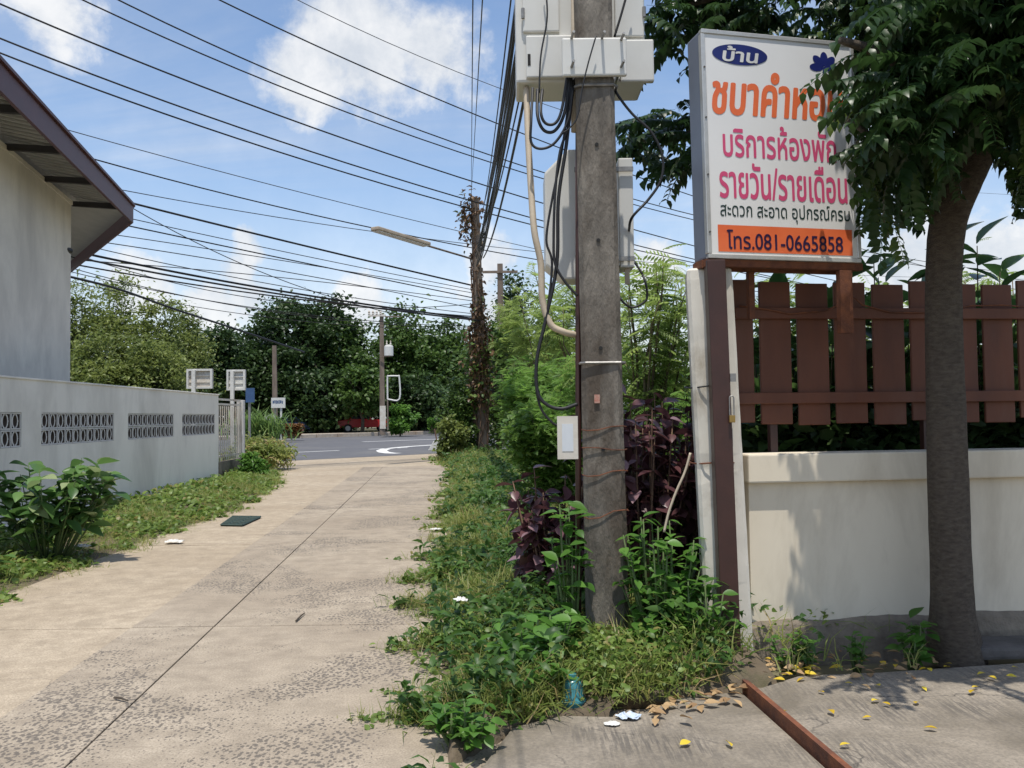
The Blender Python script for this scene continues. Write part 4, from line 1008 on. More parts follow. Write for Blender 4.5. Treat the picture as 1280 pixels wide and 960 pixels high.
# white marker fallen near the lane mouth
c = G(543, 563)
o = thing('marker_post', c, 'short leaning white concrete marker post with a thin dark stick at the road edge', 'post')
MB().prism([(c[0] - .3, c[1], 0), (c[0] + .12, c[1], 0), (c[0] + .3, c[1], .42), (c[0] + .12, c[1], .5), (c[0] - .05, c[1], .42)], (.05, .3, 0)).build('block', 'litter_white', o, bevel=.02)
MB().tube([(c[0] + .12, c[1] + .15, .35), (c[0] + .0, c[1] + .15, 1.0)], .035, 6).build('stick', 'dry_stem', o)

# ================================================================== VEHICLES ACROSS THE ROAD
def car(name, base, ang, profile, glass, wheels, paint, W_, label, cat):
    o = thing(name, base, label, cat); ca_, sa_ = math.cos(ang), math.sin(ang); ex = np.array([ca_, sa_, 0]); ey = np.array([-sa_, ca_, 0]); B = np.array(base, float)
    P3 = lambda x, y, z: B + ex * x + ey * y + np.array([0, 0, z])
    MB().prism([P3(x, -W_ / 2, z) for x, z in profile], ey * W_).build('body', paint, o, bevel=.05)
    for g in glass:
        for s in (-1, 1):
            MB().prism([P3(x, s * (W_ / 2 + .004), z) for x, z in g], ey * .012 * s).build('side_window', 'dark_glass', o)
    for x, r_ in wheels:
        for s in (-1, 1):
            w = MB().tube([P3(x, s * (W_ / 2 - .18), r_), P3(x, s * (W_ / 2 + .03), r_)], r_, 18).build('wheel', 'tyre', o)
            MB().tube([P3(x, s * (W_ / 2 + .031), r_), P3(x, s * (W_ / 2 + .045), r_)], r_ * .6, 12).build('rim', 'rim', w)
    xf = min(p_[0] for p_ in profile)
    for s in (-1, 1):
        MB().obox(P3(xf, s * W_ * .36, .72), ex, ey, Z, (-.02, .08), (-.16, .16), (-.08, .09)).build('headlight', 'lamp_glass', o)
    MB().obox(P3(xf, 0, .45), ex, ey, Z, (-.06, .1), (-W_ / 2, W_ / 2), (-.12, .1)).build('bumper', 'black_plastic', o, bevel=.03)
    return o
tk = D(456, 537, 78); tk = (tk[0], 78.0, .25)
car('pickup_truck', tk, R(14), [(-2.5, .45), (2.5, .45), (2.5, 1.12), (.55, 1.12), (.35, 1.72), (-.95, 1.76), (-1.45, 1.2), (-2.4, 1.08), (-2.52, .8)], [[(-1.3, 1.2), (-.9, 1.66), (-.35, 1.66), (-.35, 1.2)], [(-.28, 1.2), (-.28, 1.66), (.28, 1.62), (.42, 1.2)]], [(-1.55, .38), (1.5, .38)], 'red_paint', 1.75, 'red pickup truck parked under the dark trees across the road', 'truck')
bc = D(358, 537, 76); 
car('parked_car', (bc[0], 76.0, .25), R(10), [(-2.1, .35), (2.1, .35), (2.15, .9), (1.5, .98), (.9, 1.45), (-.6, 1.45), (-1.2, .98), (-2.1, .85)], [[(-1.05, 1.0), (-.55, 1.38), (.1, 1.38), (.1, 1.0)], [(.18, 1.0), (.18, 1.38), (.82, 1.38), (1.25, 1.0)]], [(-1.35, .32), (1.35, .32)], 'blue_paint', 1.7, 'dark blue car parked behind the name board', 'car')
gcx = D(566, 537, 84)
car('parked_car', (gcx[0] + .6, 84.0, .25), R(10), [(-2.1, .35), (2.1, .35), (2.15, .9), (1.5, .98), (.9, 1.5), (-.6, 1.5), (-1.2, .98), (-2.1, .85)], [[(-1.05, 1.0), (-.55, 1.42), (.1, 1.42), (.1, 1.0)], [(.18, 1.0), (.18, 1.42), (.82, 1.42), (1.25, 1.0)]], [(-1.35, .32), (1.35, .32)], 'grey_paint', 1.7, 'grey car half hidden behind the small round hedge', 'car')

# ================================================================== TREES ACROSS THE ROAD
leafmat('leaf_dark', (.022, .045, .014), (.06, .105, .03), trans=.25)
leafmat('leaf_mid', (.04, .08, .018), (.10, .165, .035), trans=.3)
leafmat('leaf_lime', (.09, .125, .03), (.23, .27, .075), trans=.4)
leafmat('leaf_bright', (.06, .14, .022), (.14, .27, .045), trans=.4)
def tree(name, base, h, rx, rz, label, m, n=9000, leaf=.34, clumps=70, group=None, low=.25, seed=1, trunk=.2, cat='tree', spread=.17, tm=None):
    r = np.random.default_rng(seed); B = np.array(base, float); o = thing(name, B, label, cat, group)
    c = B + np.array([0, 0, h - rz])
    # trunk and limbs
    mb = MB(); topz = h - rz * .6
    tp = [B + np.array([0, 0, -.3])] + [B + np.array([r.normal(0, .1) * k, r.normal(0, .1) * k, topz * k / 4]) for k in range(1, 5)]
    mb.tube(tp, [trunk * 1.25, trunk, trunk * .85, trunk * .65, trunk * .4], 8)
    cc = []
    while len(cc) < clumps:
        q = r.uniform(-1, 1, 3)
        d = np.linalg.norm(q)
        if d > 1 or d < .30: continue
        if q[2] < -1 + low * 2 * r.random(): pass
        w = 1.0 - .25 * max(0, q[2])
        cc.append(c + q * np.array([rx * w, rx * w, rz]) * (1 + r.uniform(-.1, .14)))
    cc = np.array(cc)
    for k in range(0, len(cc), max(1, len(cc) // 16)):
        s = tp[r.integers(2, 5)]; e = cc[k]; mid = (s + e) / 2 + np.array([0, 0, -.06 * np.linalg.norm(e - s)])
        mb.tube([s, mid, e], [trunk * .35, trunk * .22, trunk * .08], 5)
    mb.build('trunk', 'bark_far', o, smooth=True)
    per = n // len(cc); P = []; q = []
    for k in cc:
        sc = spread * (rx + rz) / 2 * r.uniform(.65, 1.35)
        g = r.normal(0, 1, (per, 3)) * np.array([sc, sc, sc * .68]); P.append(k + g); q.append(np.clip(r.uniform(.1, .8) + r.normal(0, .18, per), 0, 1))
    P = np.vstack(P); q = np.concatenate(q); ok = P[:, 2] > B[2] + .1; P, q = P[ok], q[ok]
    foliage('crown', [scatter(tm or T_leaf(.3, .15), P, frames(len(P), r, -1.0, .7, roll=.6), leaf * r.uniform(.6, 1.25, len(P)), q)], m, o)
    return o
gt_ = 'trees across the road'
def T_at(px, ytop, Y, half, rzf, name, label, m, seed, zbase=.2, **k):
    t = D(px, ytop, Y); h = t[2] - zbase; rx = half * Y / F
    return tree(name, (t[0], Y, zbase), h, rx, min(rzf * h, h * .52), label, m, seed=seed, group=k.pop('group', gt_), **k)
gl_ = 'airy lime green trees behind the wall'
for i, (px, yt, Y, hf) in enumerate(((104, 358, 44, 40), (150, 352, 47, 36), (196, 364, 45, 34), (232, 392, 50, 26), (120, 420, 40, 50), (190, 425, 41, 46), (62, 362, 43, 40))):
    T_at(px, yt, Y, hf, .5, 'airy_tree', ('airy lime green tree at the house corner, behind the white wall', 'tallest airy lime green tree, second from the house corner', 'airy lime green tree behind the stained beige sign board', 'airy lime green tree next to the dark trees, last of its row', 'low airy green tree close to the house corner above the wall top', 'low airy green tree just behind the stained beige sign board', 'airy lime green tree mostly hidden by the house')[i], 'leaf_lime', 20 + i, zbase=-.07, n=11000, leaf=.24, clumps=75, group=gl_ if i < 4 or i == 6 else 'low airy trees behind the wall', trunk=.11, spread=.15, tm=T_leaf(.2, .25))
T_at(262, 398, 74, 40, .5, 'dark_tree', 'dark green tree between the lime trees and the broad crown', 'leaf_dark', 31, n=9000, leaf=.42, trunk=.25)
T_at(372, 372, 82, 84, .5, 'broad_tree', 'broad dark tree with a domed crown above the hedge', 'leaf_dark', 32, n=26000, leaf=.46, clumps=130, trunk=.42, spread=.12)
T_at(325, 425, 78, 48, .5, 'dark_tree', 'rounded dark tree at the left skirt of the broad domed tree', 'leaf_dark', 38, n=9000, leaf=.44, clumps=70, trunk=.25)
T_at(435, 402, 84, 52, .5, 'mid_green_tree', 'mid green tree between the broad tree and the transformer pole', 'leaf_mid', 33, n=13000, leaf=.44, clumps=90, trunk=.3)
T_at(512, 392, 86, 48, .5, 'bright_crowned_tree', 'tree with bright green top just beyond the transformer pole', 'leaf_mid', 34, n=14000, leaf=.48, clumps=90, trunk=.3)
T_at(560, 404, 90, 42, .5, 'bright_crowned_tree', 'green tree behind the vine-clad pole', 'leaf_mid', 35, n=11000, leaf=.46, clumps=80, trunk=.3)
T_at(405, 462, 77, 36, .5, 'understorey_tree', 'low leafy tree in front of the broad dark tree', 'leaf_dark', 36, n=8000, leaf=.44, clumps=60, trunk=.16)
T_at(452, 455, 75, 27, .37, 'understorey_tree', 'low yellow green leafy tree hanging over the red pickup', 'leaf_mid', 37, n=5000, leaf=.46, clumps=40, trunk=.14)
T_at(500, 505, 70, 16, .5, 'roadside_shrub', 'pale green shrub at the foot of the empty sign frame', 'leaf_bright', 39, n=3000, leaf=.3, clumps=30, trunk=.06, cat='shrub', group='shrubs across the road')
T_at(520, 468, 80, 40, .5, 'understorey_tree', 'low dark leafy tree beside the empty sign frame', 'leaf_dark', 41, n=9000, leaf=.46, clumps=60, trunk=.16)
# a dense far wood closes the view behind them
r = np.random.default_rng(50); P = []
for k in range(260):
    x = r.uniform(-75, 60); y = r.uniform(98, 112) + .25 * x; h = r.uniform(5.5, 9.5); g = r.normal(0, 1, (60, 3)) * np.array([1.7, 1.2, 1.0]); P.append(np.array([x, y, r.uniform(.3, 1) * h]) + g)
P = np.vstack(P); P = P[P[:, 2] > 0]
wd_ = foliage('far_wood', [scatter(T_leaf(.34, .1), P, frames(len(P), r, -1, .7), r.uniform(.5, 1.1, len(P)))], 'leaf_dark')
wd_['label'] = 'dark far wood behind the roadside trees'; wd_['category'] = 'wood'
# clipped hedges across the road
def hedge(name, x0, x1, y0, y1, Y, m, label, n=2600, leaf=.16, seed=1):
    a = D(x0, y1, Y); b = D(x1, y0, Y); r = np.random.default_rng(seed); o = thing(name, ((a[0] + b[0]) / 2, Y, .2), label, 'hedge')
    W_ = b[0] - a[0]; P = np.stack([r.uniform(a[0], b[0], n), Y + r.uniform(-.5, .5, n), .2 + (b[2] - .2) * (1 - np.abs(r.normal(0, .35, n)).clip(0, 1))], 1)
    foliage('foliage', [scatter(T_leaf(.32), P, frames(n, r, -.3, 1.2), leaf * r.uniform(.6, 1.3, n))], m, o)
    MB().box((a[0] + .2, b[0] - .2), (Y - .3, Y + .3), (.18, b[2] - .22)).build('stem_core', 'stem', o); return o
leafmat('hedge_orange', (.10, .075, .02), (.26, .085, .03), trans=.2)
hedge('clipped_hedge', 308, 377, 531.5, 544, 60.5, 'hedge_orange', 'low clipped hedge with orange leaves below the name board', 5000, .2, 2)
hedge('clipped_hedge', 536, 562, 524, 540, 74, 'leaf_bright', 'low rounded green hedge at the kerb beside the grey car', 2500, .22, 3)
# cane clump
r = np.random.default_rng(9); c = D(325, 536, 56)
cn = thing('cane_clump', (c[0], 56, .0), 'clump of tall arching cane leaves beside the name board', 'plant')
leafmat('cane', (.09, .16, .04), (.20, .30, .09), trans=.4)
n = 420; pos = np.stack([c[0] + r.normal(0, .85, n), 56 + r.normal(0, .5, n), r.uniform(0, 1.3, n)], 1)
foliage('blade', [scatter(T_blade(.035, .5), pos, frames(n, r, .7, 1.45, roll=.2), r.uniform(.8, 1.7, n))], 'cane', cn)

# ================================================================== RIGHT-HAND GROWTH ALONG THE LANE
leafmat('frond_green', (.09, .18, .032), (.20, .34, .07), trans=.5, rough=.5)
leafmat('frond_pale', (.16, .23, .055), (.29, .37, .11), trans=.5, rough=.5)
def feathery(name, px, ybase, Y, spread_x, h, label, m, n, size, seed, group=None, zb=.08, wisp=False, dens=1.0):
    r = np.random.default_rng(seed); b = D(px, ybase, Y); B = np.array([b[0], Y, zb]); o = thing(name, B, label, 'shrub', group)
    if not wisp: n = int(n * 2.0); size = size * .62
    mb = MB(); ends_ = []
    for k in range(10 if not wisp else 13):
        a = r.uniform(0, 6.28); L = h * r.uniform(.65, 1.02); sp = spread_x * r.uniform(.25, 1)
        pts = [B + np.array([r.normal(0, .06), r.normal(0, .06), -.1])]
        for t in (.3, .6, .85, 1.0): pts.append(B + np.array([math.cos(a) * sp * t ** 1.3, math.sin(a) * sp * t ** 1.3 * .8, L * t * (1 - .1 * t * t)]) + r.normal(0, .05, 3))
        mb.tube(pts, [.03, .024, .016, .010, .004], 5)
        for t in range(int(n / 11)): 
            u = r.uniform(.22, 1) * 3.999; i = int(u); q = pts[i] + (pts[i + 1] - pts[i]) * (u - i); ends_.append(q + r.normal(0, 1, 3) * (.05 if wisp else .16) * np.array([spread_x, spread_x, .8]) )
    mb.build('stem', 'stem', o, smooth=True)
    P = np.array(ends_); M = frames(len(P), r, -.55, .55, roll=.3)
    foliage('foliage', [scatter(T_frond(7, .105, .32, .3), P, M, size * r.uniform(.6, 1.2, len(P)))], m, o)
    if not wisp:                         # creeper leaves grown through it
        k = len(P); Q = P[r.integers(0, k, k)] + r.normal(0, .12, (k, 3)); Q = Q[Q[:, 2] < zb + h * .8]
        foliage('creeper', [scatter(T_leaf(.34, .2), Q, frames(len(Q), r, -.7, .7), r.uniform(.06, .13, len(Q)))], 'leaf_creeper', o)
    return o
gfx = 'feathery shrubs on the verge'
feathery('feathery_shrub', 688, 580, 15.5, .95, 2.3, 'feathery bright green shrub behind the pole, left of the notice plate', 'frond_green', 1500, .34, 61)
feathery('feathery_shrub', 704, 600, 12.5, .75, 1.9, 'dense feathery green shrub right behind the utility pole', 'frond_green', 1300, .32, 62)
feathery('feathery_shrub', 664, 570, 21, 1.0, 2.9, 'tall feathery green shrub beside the vine-clad pole', 'frond_green', 1500, .4, 63)
feathery('feathery_tree', 690, 565, 25, 1.5, 6.2, 'tall feathery tree rising over the verge behind the vine-clad pole', 'frond_pale', 620, .46, 64, wisp=True)
feathery('feathery_tree', 664, 560, 30, 1.5, 6.4, 'yellow green feathery tree leaning over the road end of the verge', 'frond_pale', 700, .5, 65, wisp=True)
feathery('wispy_tree', 800, 600, 9.6, .75, 3.7, 'wispy feathery sapling showing sky between utility pole and pillar', 'frond_pale', 420, .30, 66, wisp=True)
feathery('wispy_tree', 838, 600, 11, .9, 3.9, 'wispy feathery sapling just left of the white pillar', 'frond_pale', 380, .32, 67, wisp=True)
feathery('wispy_tree', 745, 600, 13, 1.1, 4.2, 'wispy feathery sapling half hidden by the junction box', 'frond_pale', 520, .34, 70, wisp=True)
feathery('feathery_shrub', 800, 620, 10.5, 1.0, 2.5, 'feathery green shrub between the utility pole and the pillar', 'frond_green', 900, .3, 68)
feathery('feathery_shrub', 846, 610, 8.6, .55, 1.75, 'small fern-like green shrub against the white pillar', 'frond_green', 420, .26, 69)
# growth at the road end
for i, (px, yb, Y, half, yt, m, lab) in enumerate(((575, 572, 31.5, 22, 470, 'leaf_mid', 'leafy climber heap left of the vine-clad pole'), (566, 573, 30.5, 17, 520, 'leaf_lime', 'low dry yellowish bush at the lane mouth by the vine-clad pole'), (620, 560, 38, 34, 400, 'leaf_mid', 'dark leafy tree behind the vine-clad pole on the verge'), (690, 560, 34, 40, 400, 'leaf_mid', 'leafy tree far behind the junction box'), (640, 560, 46, 22, 345, 'leaf_dark', 'climber-covered tree around the overgrown pole'))):
    T_at(px, yt, Y, half, .5, 'verge_bush' if i < 2 else 'verge_tree', lab, m, 80 + i, zbase=0.0, n=5000 if i < 2 else 8000, leaf=.15 if i < 2 else .22, clumps=45, group='growth at the road end of the verge', trunk=.05 if i < 2 else .12, cat='bush' if i < 2 else 'tree')

# low weeds and grass (nobody could count them)
leafmat('weed', (.075, .135, .026), (.21, .29, .065), trans=.35, c=(.24, .21, .07))
leafmat('weed_deep', (.03, .075, .018), (.09, .175, .035), trans=.35)
leafmat('grass', (.12, .17, .035), (.31, .33, .10), trans=.4, c=(.36, .27, .13))
def zone_right(n, r, ymax=32):
    y = 3.35 * (ymax / 3.35) ** r.random(n); e = np.abs(r.normal(0, .75, n)) + r.uniform(0, .9, n); ragged = .22 * np.sin(y * 5.1) + .14 * np.sin(y * 13.7) + .08 * np.sin(y * 29)
    x = np.array([lane_right(v) for v in y]) + ragged + e * np.where(y < 4.6, .45 + .2 * (y - 3.3), 1)
    return x, y, e
def weeds(n, r, tmpl, size, hmul, nleaf, x, y, zf, m_pitch=(-.2, .9)):
    parts = []; N_ = n * nleaf
    cx = np.repeat(x, nleaf); cy = np.repeat(y, nleaf); hh = np.repeat(hmul, nleaf)
    z = np.repeat(np.array([zf(a, b) for a, b in zip(x, y)]), nleaf)
    pos = np.stack([cx + r.normal(0, .045, N_), cy + r.normal(0, .045, N_), z + r.random(N_) * hh], 1)
    q = np.clip(np.repeat(r.uniform(0, .95, n), nleaf) + r.normal(0, .12, N_), 0, 1)
    return scatter(tmpl, pos, frames(N_, r, *m_pitch), size * r.uniform(.55, 1.3, N_), q)
r = np.random.default_rng(11)
def patchy(x, y, k=0): return .5 + .25 * np.sin(x * 3.1 + 1.7 * np.sin(y * 1.3 + k) + k) + .25 * np.sin(y * 2.7 + 1.3 * np.sin(x * 2.2) + 2 * k)
def right_pts(n):
    x, y, e = zone_right(n, r); ay = np.array([apron_y(v) for v in x])
    ok = (y > ay + .02) & ~((x > 1.2) & (y < 5.7) & (r.random(len(x)) < .8)) & ~((np.abs(x - G(717, 900)[0]) < .10) & (y < 4.52)); return x[ok], y[ok], e[ok]
grow = lambda e: np.clip(e / .8, 0, 1)
x, y, e = right_pts(9000); pz = patchy(x, y); ok = r.random(len(x)) < .25 + .9 * pz; x, y, e, pz = x[ok], y[ok], e[ok], pz[ok]
foliage('verge_weeds', [weeds(len(x), r, T_leaf(.30, .2), np.interp(np.repeat(y, 8), [3, 8, 30], [.040, .06, .12]), .03 + .20 * grow(e) * pz * r.uniform(.4, 1.3, len(x)), 8, x, y, verge_z)], 'weed')
x, y, e = right_pts(3600); pz = patchy(x, y, 2.1); ok = (r.random(len(x)) < pz * .8) & ~((np.abs(x - .58) < .24) & (y > 4.6) & (y < 5.7)); x, y, e, pz = x[ok], y[ok], e[ok], pz[ok]
foliage('tall_weeds', [weeds(len(x), r, T_leaf(.19, .35), np.interp(np.repeat(y, 11), [3, 8, 30], [.085, .11, .18]), .06 + .30 * grow(e) * r.uniform(.3, 1.2, len(x)), 11, x, y, verge_z, (-.5, .8))], 'weed_deep')
x, y, e = right_pts(12500); pz = patchy(x, y, 4.0); ok = r.random(len(x)) < .2 + pz * .9; x, y, e, pz = x[ok], y[ok], e[ok], pz[ok]
foliage('verge_grass', [weeds(len(x), r, T_blade(.020, .45), np.interp(np.repeat(y, 7), [3, 8, 30], [.15, .20, .30]) * np.repeat(.5 + .7 * grow(e), 7), np.full(len(x), .04), 7, x, y, verge_z, (.35, 1.5))], 'grass')
def lz(a, b):
    t = min(1, max(0, (lane_left(b) - a) / max(.1, lane_left(b) - wall_x(b)))); return -.03 + .13 * min(1, t * 1.8)
n = 7500; y = 5.2 * (29 / 5.2) ** r.random(n); t = r.random(n) ** .8
lx = np.array([lane_left(v) for v in y]) + .12 * np.sin(y * 4.3) + .08 * np.sin(y * 11); wx = np.array([wall_x(v) + .05 if v < 24 else -9.5 for v in y]); x = lx * (1 - t) + wx * t
g2 = weeds(n, r, T_blade(.022, .45), np.interp(np.repeat(y, 7), [5, 12, 28], [.10, .15, .26]) * np.repeat(.35 + .75 * patchy(x, y, 1.0), 7), np.full(n, .02), 7, x, y, lz, (.2, 1.4))
foliage('left_verge_grass', [g2], 'grass')
sel = (t > .08) & (r.random(n) < .15 + .8 * patchy(x, y, 3.3) ** 1.5); x, y, t = x[sel], y[sel], t[sel]
w2 = weeds(len(x), r, T_leaf(.3, .2), np.interp(np.repeat(y, 6), [5, 12, 28], [.06, .09, .15]), .03 + .16 * t * r.random(len(x)), 6, x, y, lz)
foliage('left_verge_weeds', [w2], 'weed')
# straw coloured bush against the railing
c = G(345, 588)
tree('dry_bush', (c[0] - .6, c[1] + .2, .0), .85, 1.0, .42, 'tangled yellow brown bush beside the railing at the lane corner', 'grass', 6000, .17, 60, None, 0, 90, .03, 'bush', .22, T_leaf(.16, .3))
c = G(313, 600)
tree('dry_bush', (c[0] + .05, c[1] - .2, .0), .62, .28, .32, 'upright green bush growing against the railing end post', 'leaf_bright', 2200, .16, 30, None, 0, 91, .03, 'bush', .24, T_leaf(.2, .3))

# ---- plants whose leaves can be told apart: each leaf an object
def leafmesh(name, w, droop, fold, m):
    V0, T0 = T_leaf(w, droop, fold); return trimesh(name, V0, T0, None, m)
def T_broad(w=.42):
    ysx = np.linspace(0, 1, 7); wid = w * np.sin(np.pi * np.clip(ysx, .02, .985) ** .85); V = []; T = []
    for i, (q, ww) in enumerate(zip(ysx, wid)): V += [(-ww, q, .10 * ww / w - .16 * q * q), (0, q, -.16 * q * q), (ww, q, .10 * ww / w - .16 * q * q)]
    for i in range(6):
        b = 3 * i; T += [(b, b + 1, b + 4), (b, b + 4, b + 3), (b + 1, b + 2, b + 5), (b + 1, b + 5, b + 4)]
    return np.array(V), np.array(T)
leafmat('ol_plant', (.04, .10, .025), (.14, .25, .07), 'obj', .3, .35, c=(.30, .36, .18))
leafmat('ol_purple', (.05, .020, .024), (.14, .062, .066), 'obj', .2, .35, c=(.26, .16, .18))
leafmat('ol_bush', (.055, .14, .022), (.13, .27, .05), 'obj', .4, .4)
leafmat('ol_shrub', (.035, .085, .025), (.11, .20, .055), 'obj', .3, .3)
leafmat('ol_tree', (.014, .034, .011), (.040, .082, .022), 'obj', .3, .38, c=(.09, .14, .03))
def leafy(name, base, label, cat, me, pts, Ms, sizes, stems, stem_m='green_stem', leaf='leaf', group=None):
    o = thing(name, base, label, cat, group); mb = MB()
    for s in stems: mb.tube(s, [.012] + [.008] * (len(s) - 2) + [.004], 5)
    mb.build('stem', stem_m, o, smooth=True)
    for p_, M, s in zip(pts, Ms, sizes): inst(leaf, me, o, m4(M, p_, s))
    return o
def bush_points(r, B, rx, ry, h, nst, per, size, pitch=(-.6, .6), top=.0):
    pts = []; Ms = []; sz_ = []; st = []
    for k in range(nst):
        a = r.uniform(0, 6.28); rr_ = math.sqrt(r.random()); L = h * r.uniform(.55, 1.05)
        e = B + np.array([rx * rr_ * math.cos(a), ry * rr_ * math.sin(a), L * (1 - .25 * rr_)])
        s0 = B + np.array([rx * .25 * rr_ * math.cos(a), ry * .25 * rr_ * math.sin(a), -.03]); mid = (s0 + e) / 2 + np.array([.1 * rx * math.cos(a), .1 * ry * math.sin(a), .1 * h])
        st.append([s0, mid, e])
        for j in range(per):
            t = 1 - (j / per) ** 1.3 * .72; q = (s0 * (1 - t) ** 2 + 2 * mid * t * (1 - t) + e * t * t)
            az = np.array([j * 2.4 + r.uniform(-.5, .5)]); M = frames(1, r, *pitch, az=az, roll=.25)[0]
            pts.append(q + r.normal(0, .01, 3)); Ms.append(M); sz_.append(size * r.uniform(.65, 1.2))
    return pts, Ms, sz_, st
r = np.random.default_rng(21)
def broadmesh(name, w, m):
    V0, T0 = T_broad(w); return trimesh(name, V0, T0, None, m)
# broad-leaved plant at the white wall
c = G(55, 712); B = np.array([c[0] - .15, c[1] + .35, .03])
me = broadmesh('leaf', .30, 'ol_plant')
leafy('broad_leaf_plant', B, 'bushy broad-leaved plant with glossy pale-veined leaves against the white wall', 'plant', me, *bush_points(r, B, .70, .45, 1.25, 38, 10, .225))
c = G(20, 730); B = np.array([c[0] - .5, c[1] - .2, .03])
leafy('broad_leaf_plant', B, 'low broad-leaved seedling patch beside the bushy plant at the wall', 'plant', me, *bush_points(r, B, .5, .3, .45, 10, 6, .2))
# purple foliage shrubs
me = broadmesh('leaf', .34, 'ol_purple')
for px, py, Y, rx, h, nst, lab in ((698, 700, 6.5, .42, 1.18, 40, 'dark purple-leaved shrub just left of the utility pole'), (802, 690, 6.5, .46, 1.65, 52, 'dark purple-leaved shrub between the utility pole and the pillar'), (846, 660, 6.75, .4, 1.75, 40, 'dark purple-leaved shrub tucked behind the white pillar'), (668, 740, 6.9, .24, .55, 10, 'small purple-leaved shrub among the verge weeds'), (775, 640, 7.0, .5, 1.85, 42, 'tall purple-leaved shrub behind the others at the pole')):
    b = D(px, py, Y); B = np.array([b[0], Y, .1]); leafy('purple_shrub', B, lab, 'shrub', me, *bush_points(r, B, rx, rx * .7, h, nst, 9, .135, (-.9, .3)), stem_m='dry_stem')
# fresh green bush between pole and pillar
me = broadmesh('leaf', .32, 'ol_bush')
for px, Y, rx, ry, h, nst, sz_, lab in ((825, 5.45, .36, .22, .95, 34, .095, 'fresh green leafy bush between the utility pole and the pillar'), (872, 5.28, .26, .2, .55, 24, .085, 'low green leafy bush in front of the white pillar foot'), (806, 5.2, .22, .16, .34, 20, .085, 'low green leafy bush at the right foot of the utility pole'),
                                       (672, 5.0, .28, .25, .46, 26, .11, 'large-leaved green weed clump left of the pole foot above the teal cup'), (712, 5.42, .12, .1, 1.15, 8, .12, 'green climber on the left side of the pole foot'), (640, 4.6, .28, .25, .30, 22, .085, 'green leafy weed clump at the lane edge near the apron'), (575, 4.05, .2, .16, .22, 18, .07, 'low green leafy weed clump at the apron corner')):
    b = D(px, 700, Y); B = np.array([b[0], Y, .03]); leafy('leafy_bush', B, lab, 'bush', me, *bush_points(r, B, rx, ry, h, nst, 8, sz_, (-.5, .6)))
for px, Y, lab in ((985, 5.28, 'small green weed at the plinth near the signpost'), (1070, 5.3, 'middle green weed in the leaf litter at the plinth'), (1140, 5.32, 'broad-leaved green seedling beside the tree foot'), (1010, 5.25, 'green weed in the litter right of the signpost')):
    b = D(px, 800, Y); B = np.array([b[0], Y, .0]); leafy('plinth_weed', B, lab, 'weed', me, *bush_points(r, B, .12, .06, .24 if px != 1140 else .3, 6, 6, .07 if px != 1140 else .11, (-.2, .7)))
# big-leaved shrubs behind the fence
me = broadmesh('leaf', .26, 'ol_shrub')
for px, Y, rx, h, nst, per, lab in ((1010, 6.75, .55, 2.9, 22, 12, 'large-leaved garden shrub behind the fence under the sign'), (1105, 6.9, .55, 3.25, 22, 12, 'large-leaved garden shrub rising above the fence left of the tree'), (1215, 6.9, .5, 3.3, 22, 12, 'large-leaved garden shrub rising above the fence right of the tree'), (1290, 7.1, .5, 3.2, 20, 12, 'large-leaved garden shrub behind the last fence slats'), (945, 6.7, .35, 2.2, 16, 12, 'large-leaved garden shrub behind the fence next to the pillar')):
    b = D(px, 500, Y); B = np.array([b[0], Y, .0]); leafy('garden_shrub', B, lab, 'shrub', me, *bush_points(r, B, rx, .35, h, nst, per, .28, (-.2, 1.0)), stem_m='stem')
# dense planting behind the wall, and taller pale tree behind it
n = 16000; P = np.stack([r.uniform(1.5, 7, n), r.uniform(6.05, 7.6, n) , r.uniform(0, 1, n) ** .7 * 1.55], 1); P[:, 1] += .12 * (P[:, 0] - 1.5)
bd_ = foliage('garden_planting', [scatter(T_leaf(.3, .2), P, frames(n, r, -.5, .9), .14 * r.uniform(.6, 1.3, n))], 'leaf_dark')
feathery('garden_tree', 1020, 500, 9.5, 1.2, 3.35, 'pale feathery garden tree showing over the fence below the sign', 'frond_pale', 1100, .36, 95)
feathery('garden_tree', 1230, 500, 9.8, 1.2, 3.3, 'pale feathery garden tree behind the fence right of the trunk', 'frond_pale', 900, .36, 96)

# ================================================================== STREET TREE ON THE RIGHT
tb = D(1196, 812, 5.42)
tr = thing('street_tree', (tb[0], tb[1], -.02), 'tree with leaning grey brown trunk and drooping dark fronds beside the sign', 'tree')
ctr = [(1198, 830, 5.42), (1192, 770, 5.42), (1188, 700, 5.42), (1184, 600, 5.42), (1181, 500, 5.41), (1179, 400, 5.40), (1180, 330, 5.38), (1186, 280, 5.36), (1200, 240, 5.33), (1218, 195, 5.28), (1240, 130, 5.2), (1262, 50, 5.1), (1280, -60, 5.0)]
rad_px = [32, 26, 24, 24, 23, 21.5, 21, 22, 24, 25, 22, 19, 16]
cp = spline([D(*q) for q in ctr], 5); rr_ = np.interp(np.linspace(0, 1, len(cp)), np.linspace(0, 1, len(rad_px)), rad_px) * 5.35 / F
mb = MB(); n = 18; vs = []
for i, (p_, ra_) in enumerate(zip(cp, rr_)):
    for k in range(n):
        a = 2 * math.pi * k / n; fl_ = 1 + .05 * math.sin(3 * a + i * .15) + random.uniform(-.012, .012)
        if i < 7: fl_ += (.22 * (1 - i / 7)) * max(0, math.cos(a * 2.5 + .4)) ** 2
        vs.append(p_ + ra_ * fl_ * np.array([math.cos(a), math.sin(a), 0]))
mb.add(vs, [(i * n + k, i * n + (k + 1) % n, (i + 1) * n + (k + 1) % n, (i + 1) * n + k) for i in range(len(cp) - 1) for k in range(n)]); mb.build('trunk', 'bark', tr, smooth=True)
limbs = []
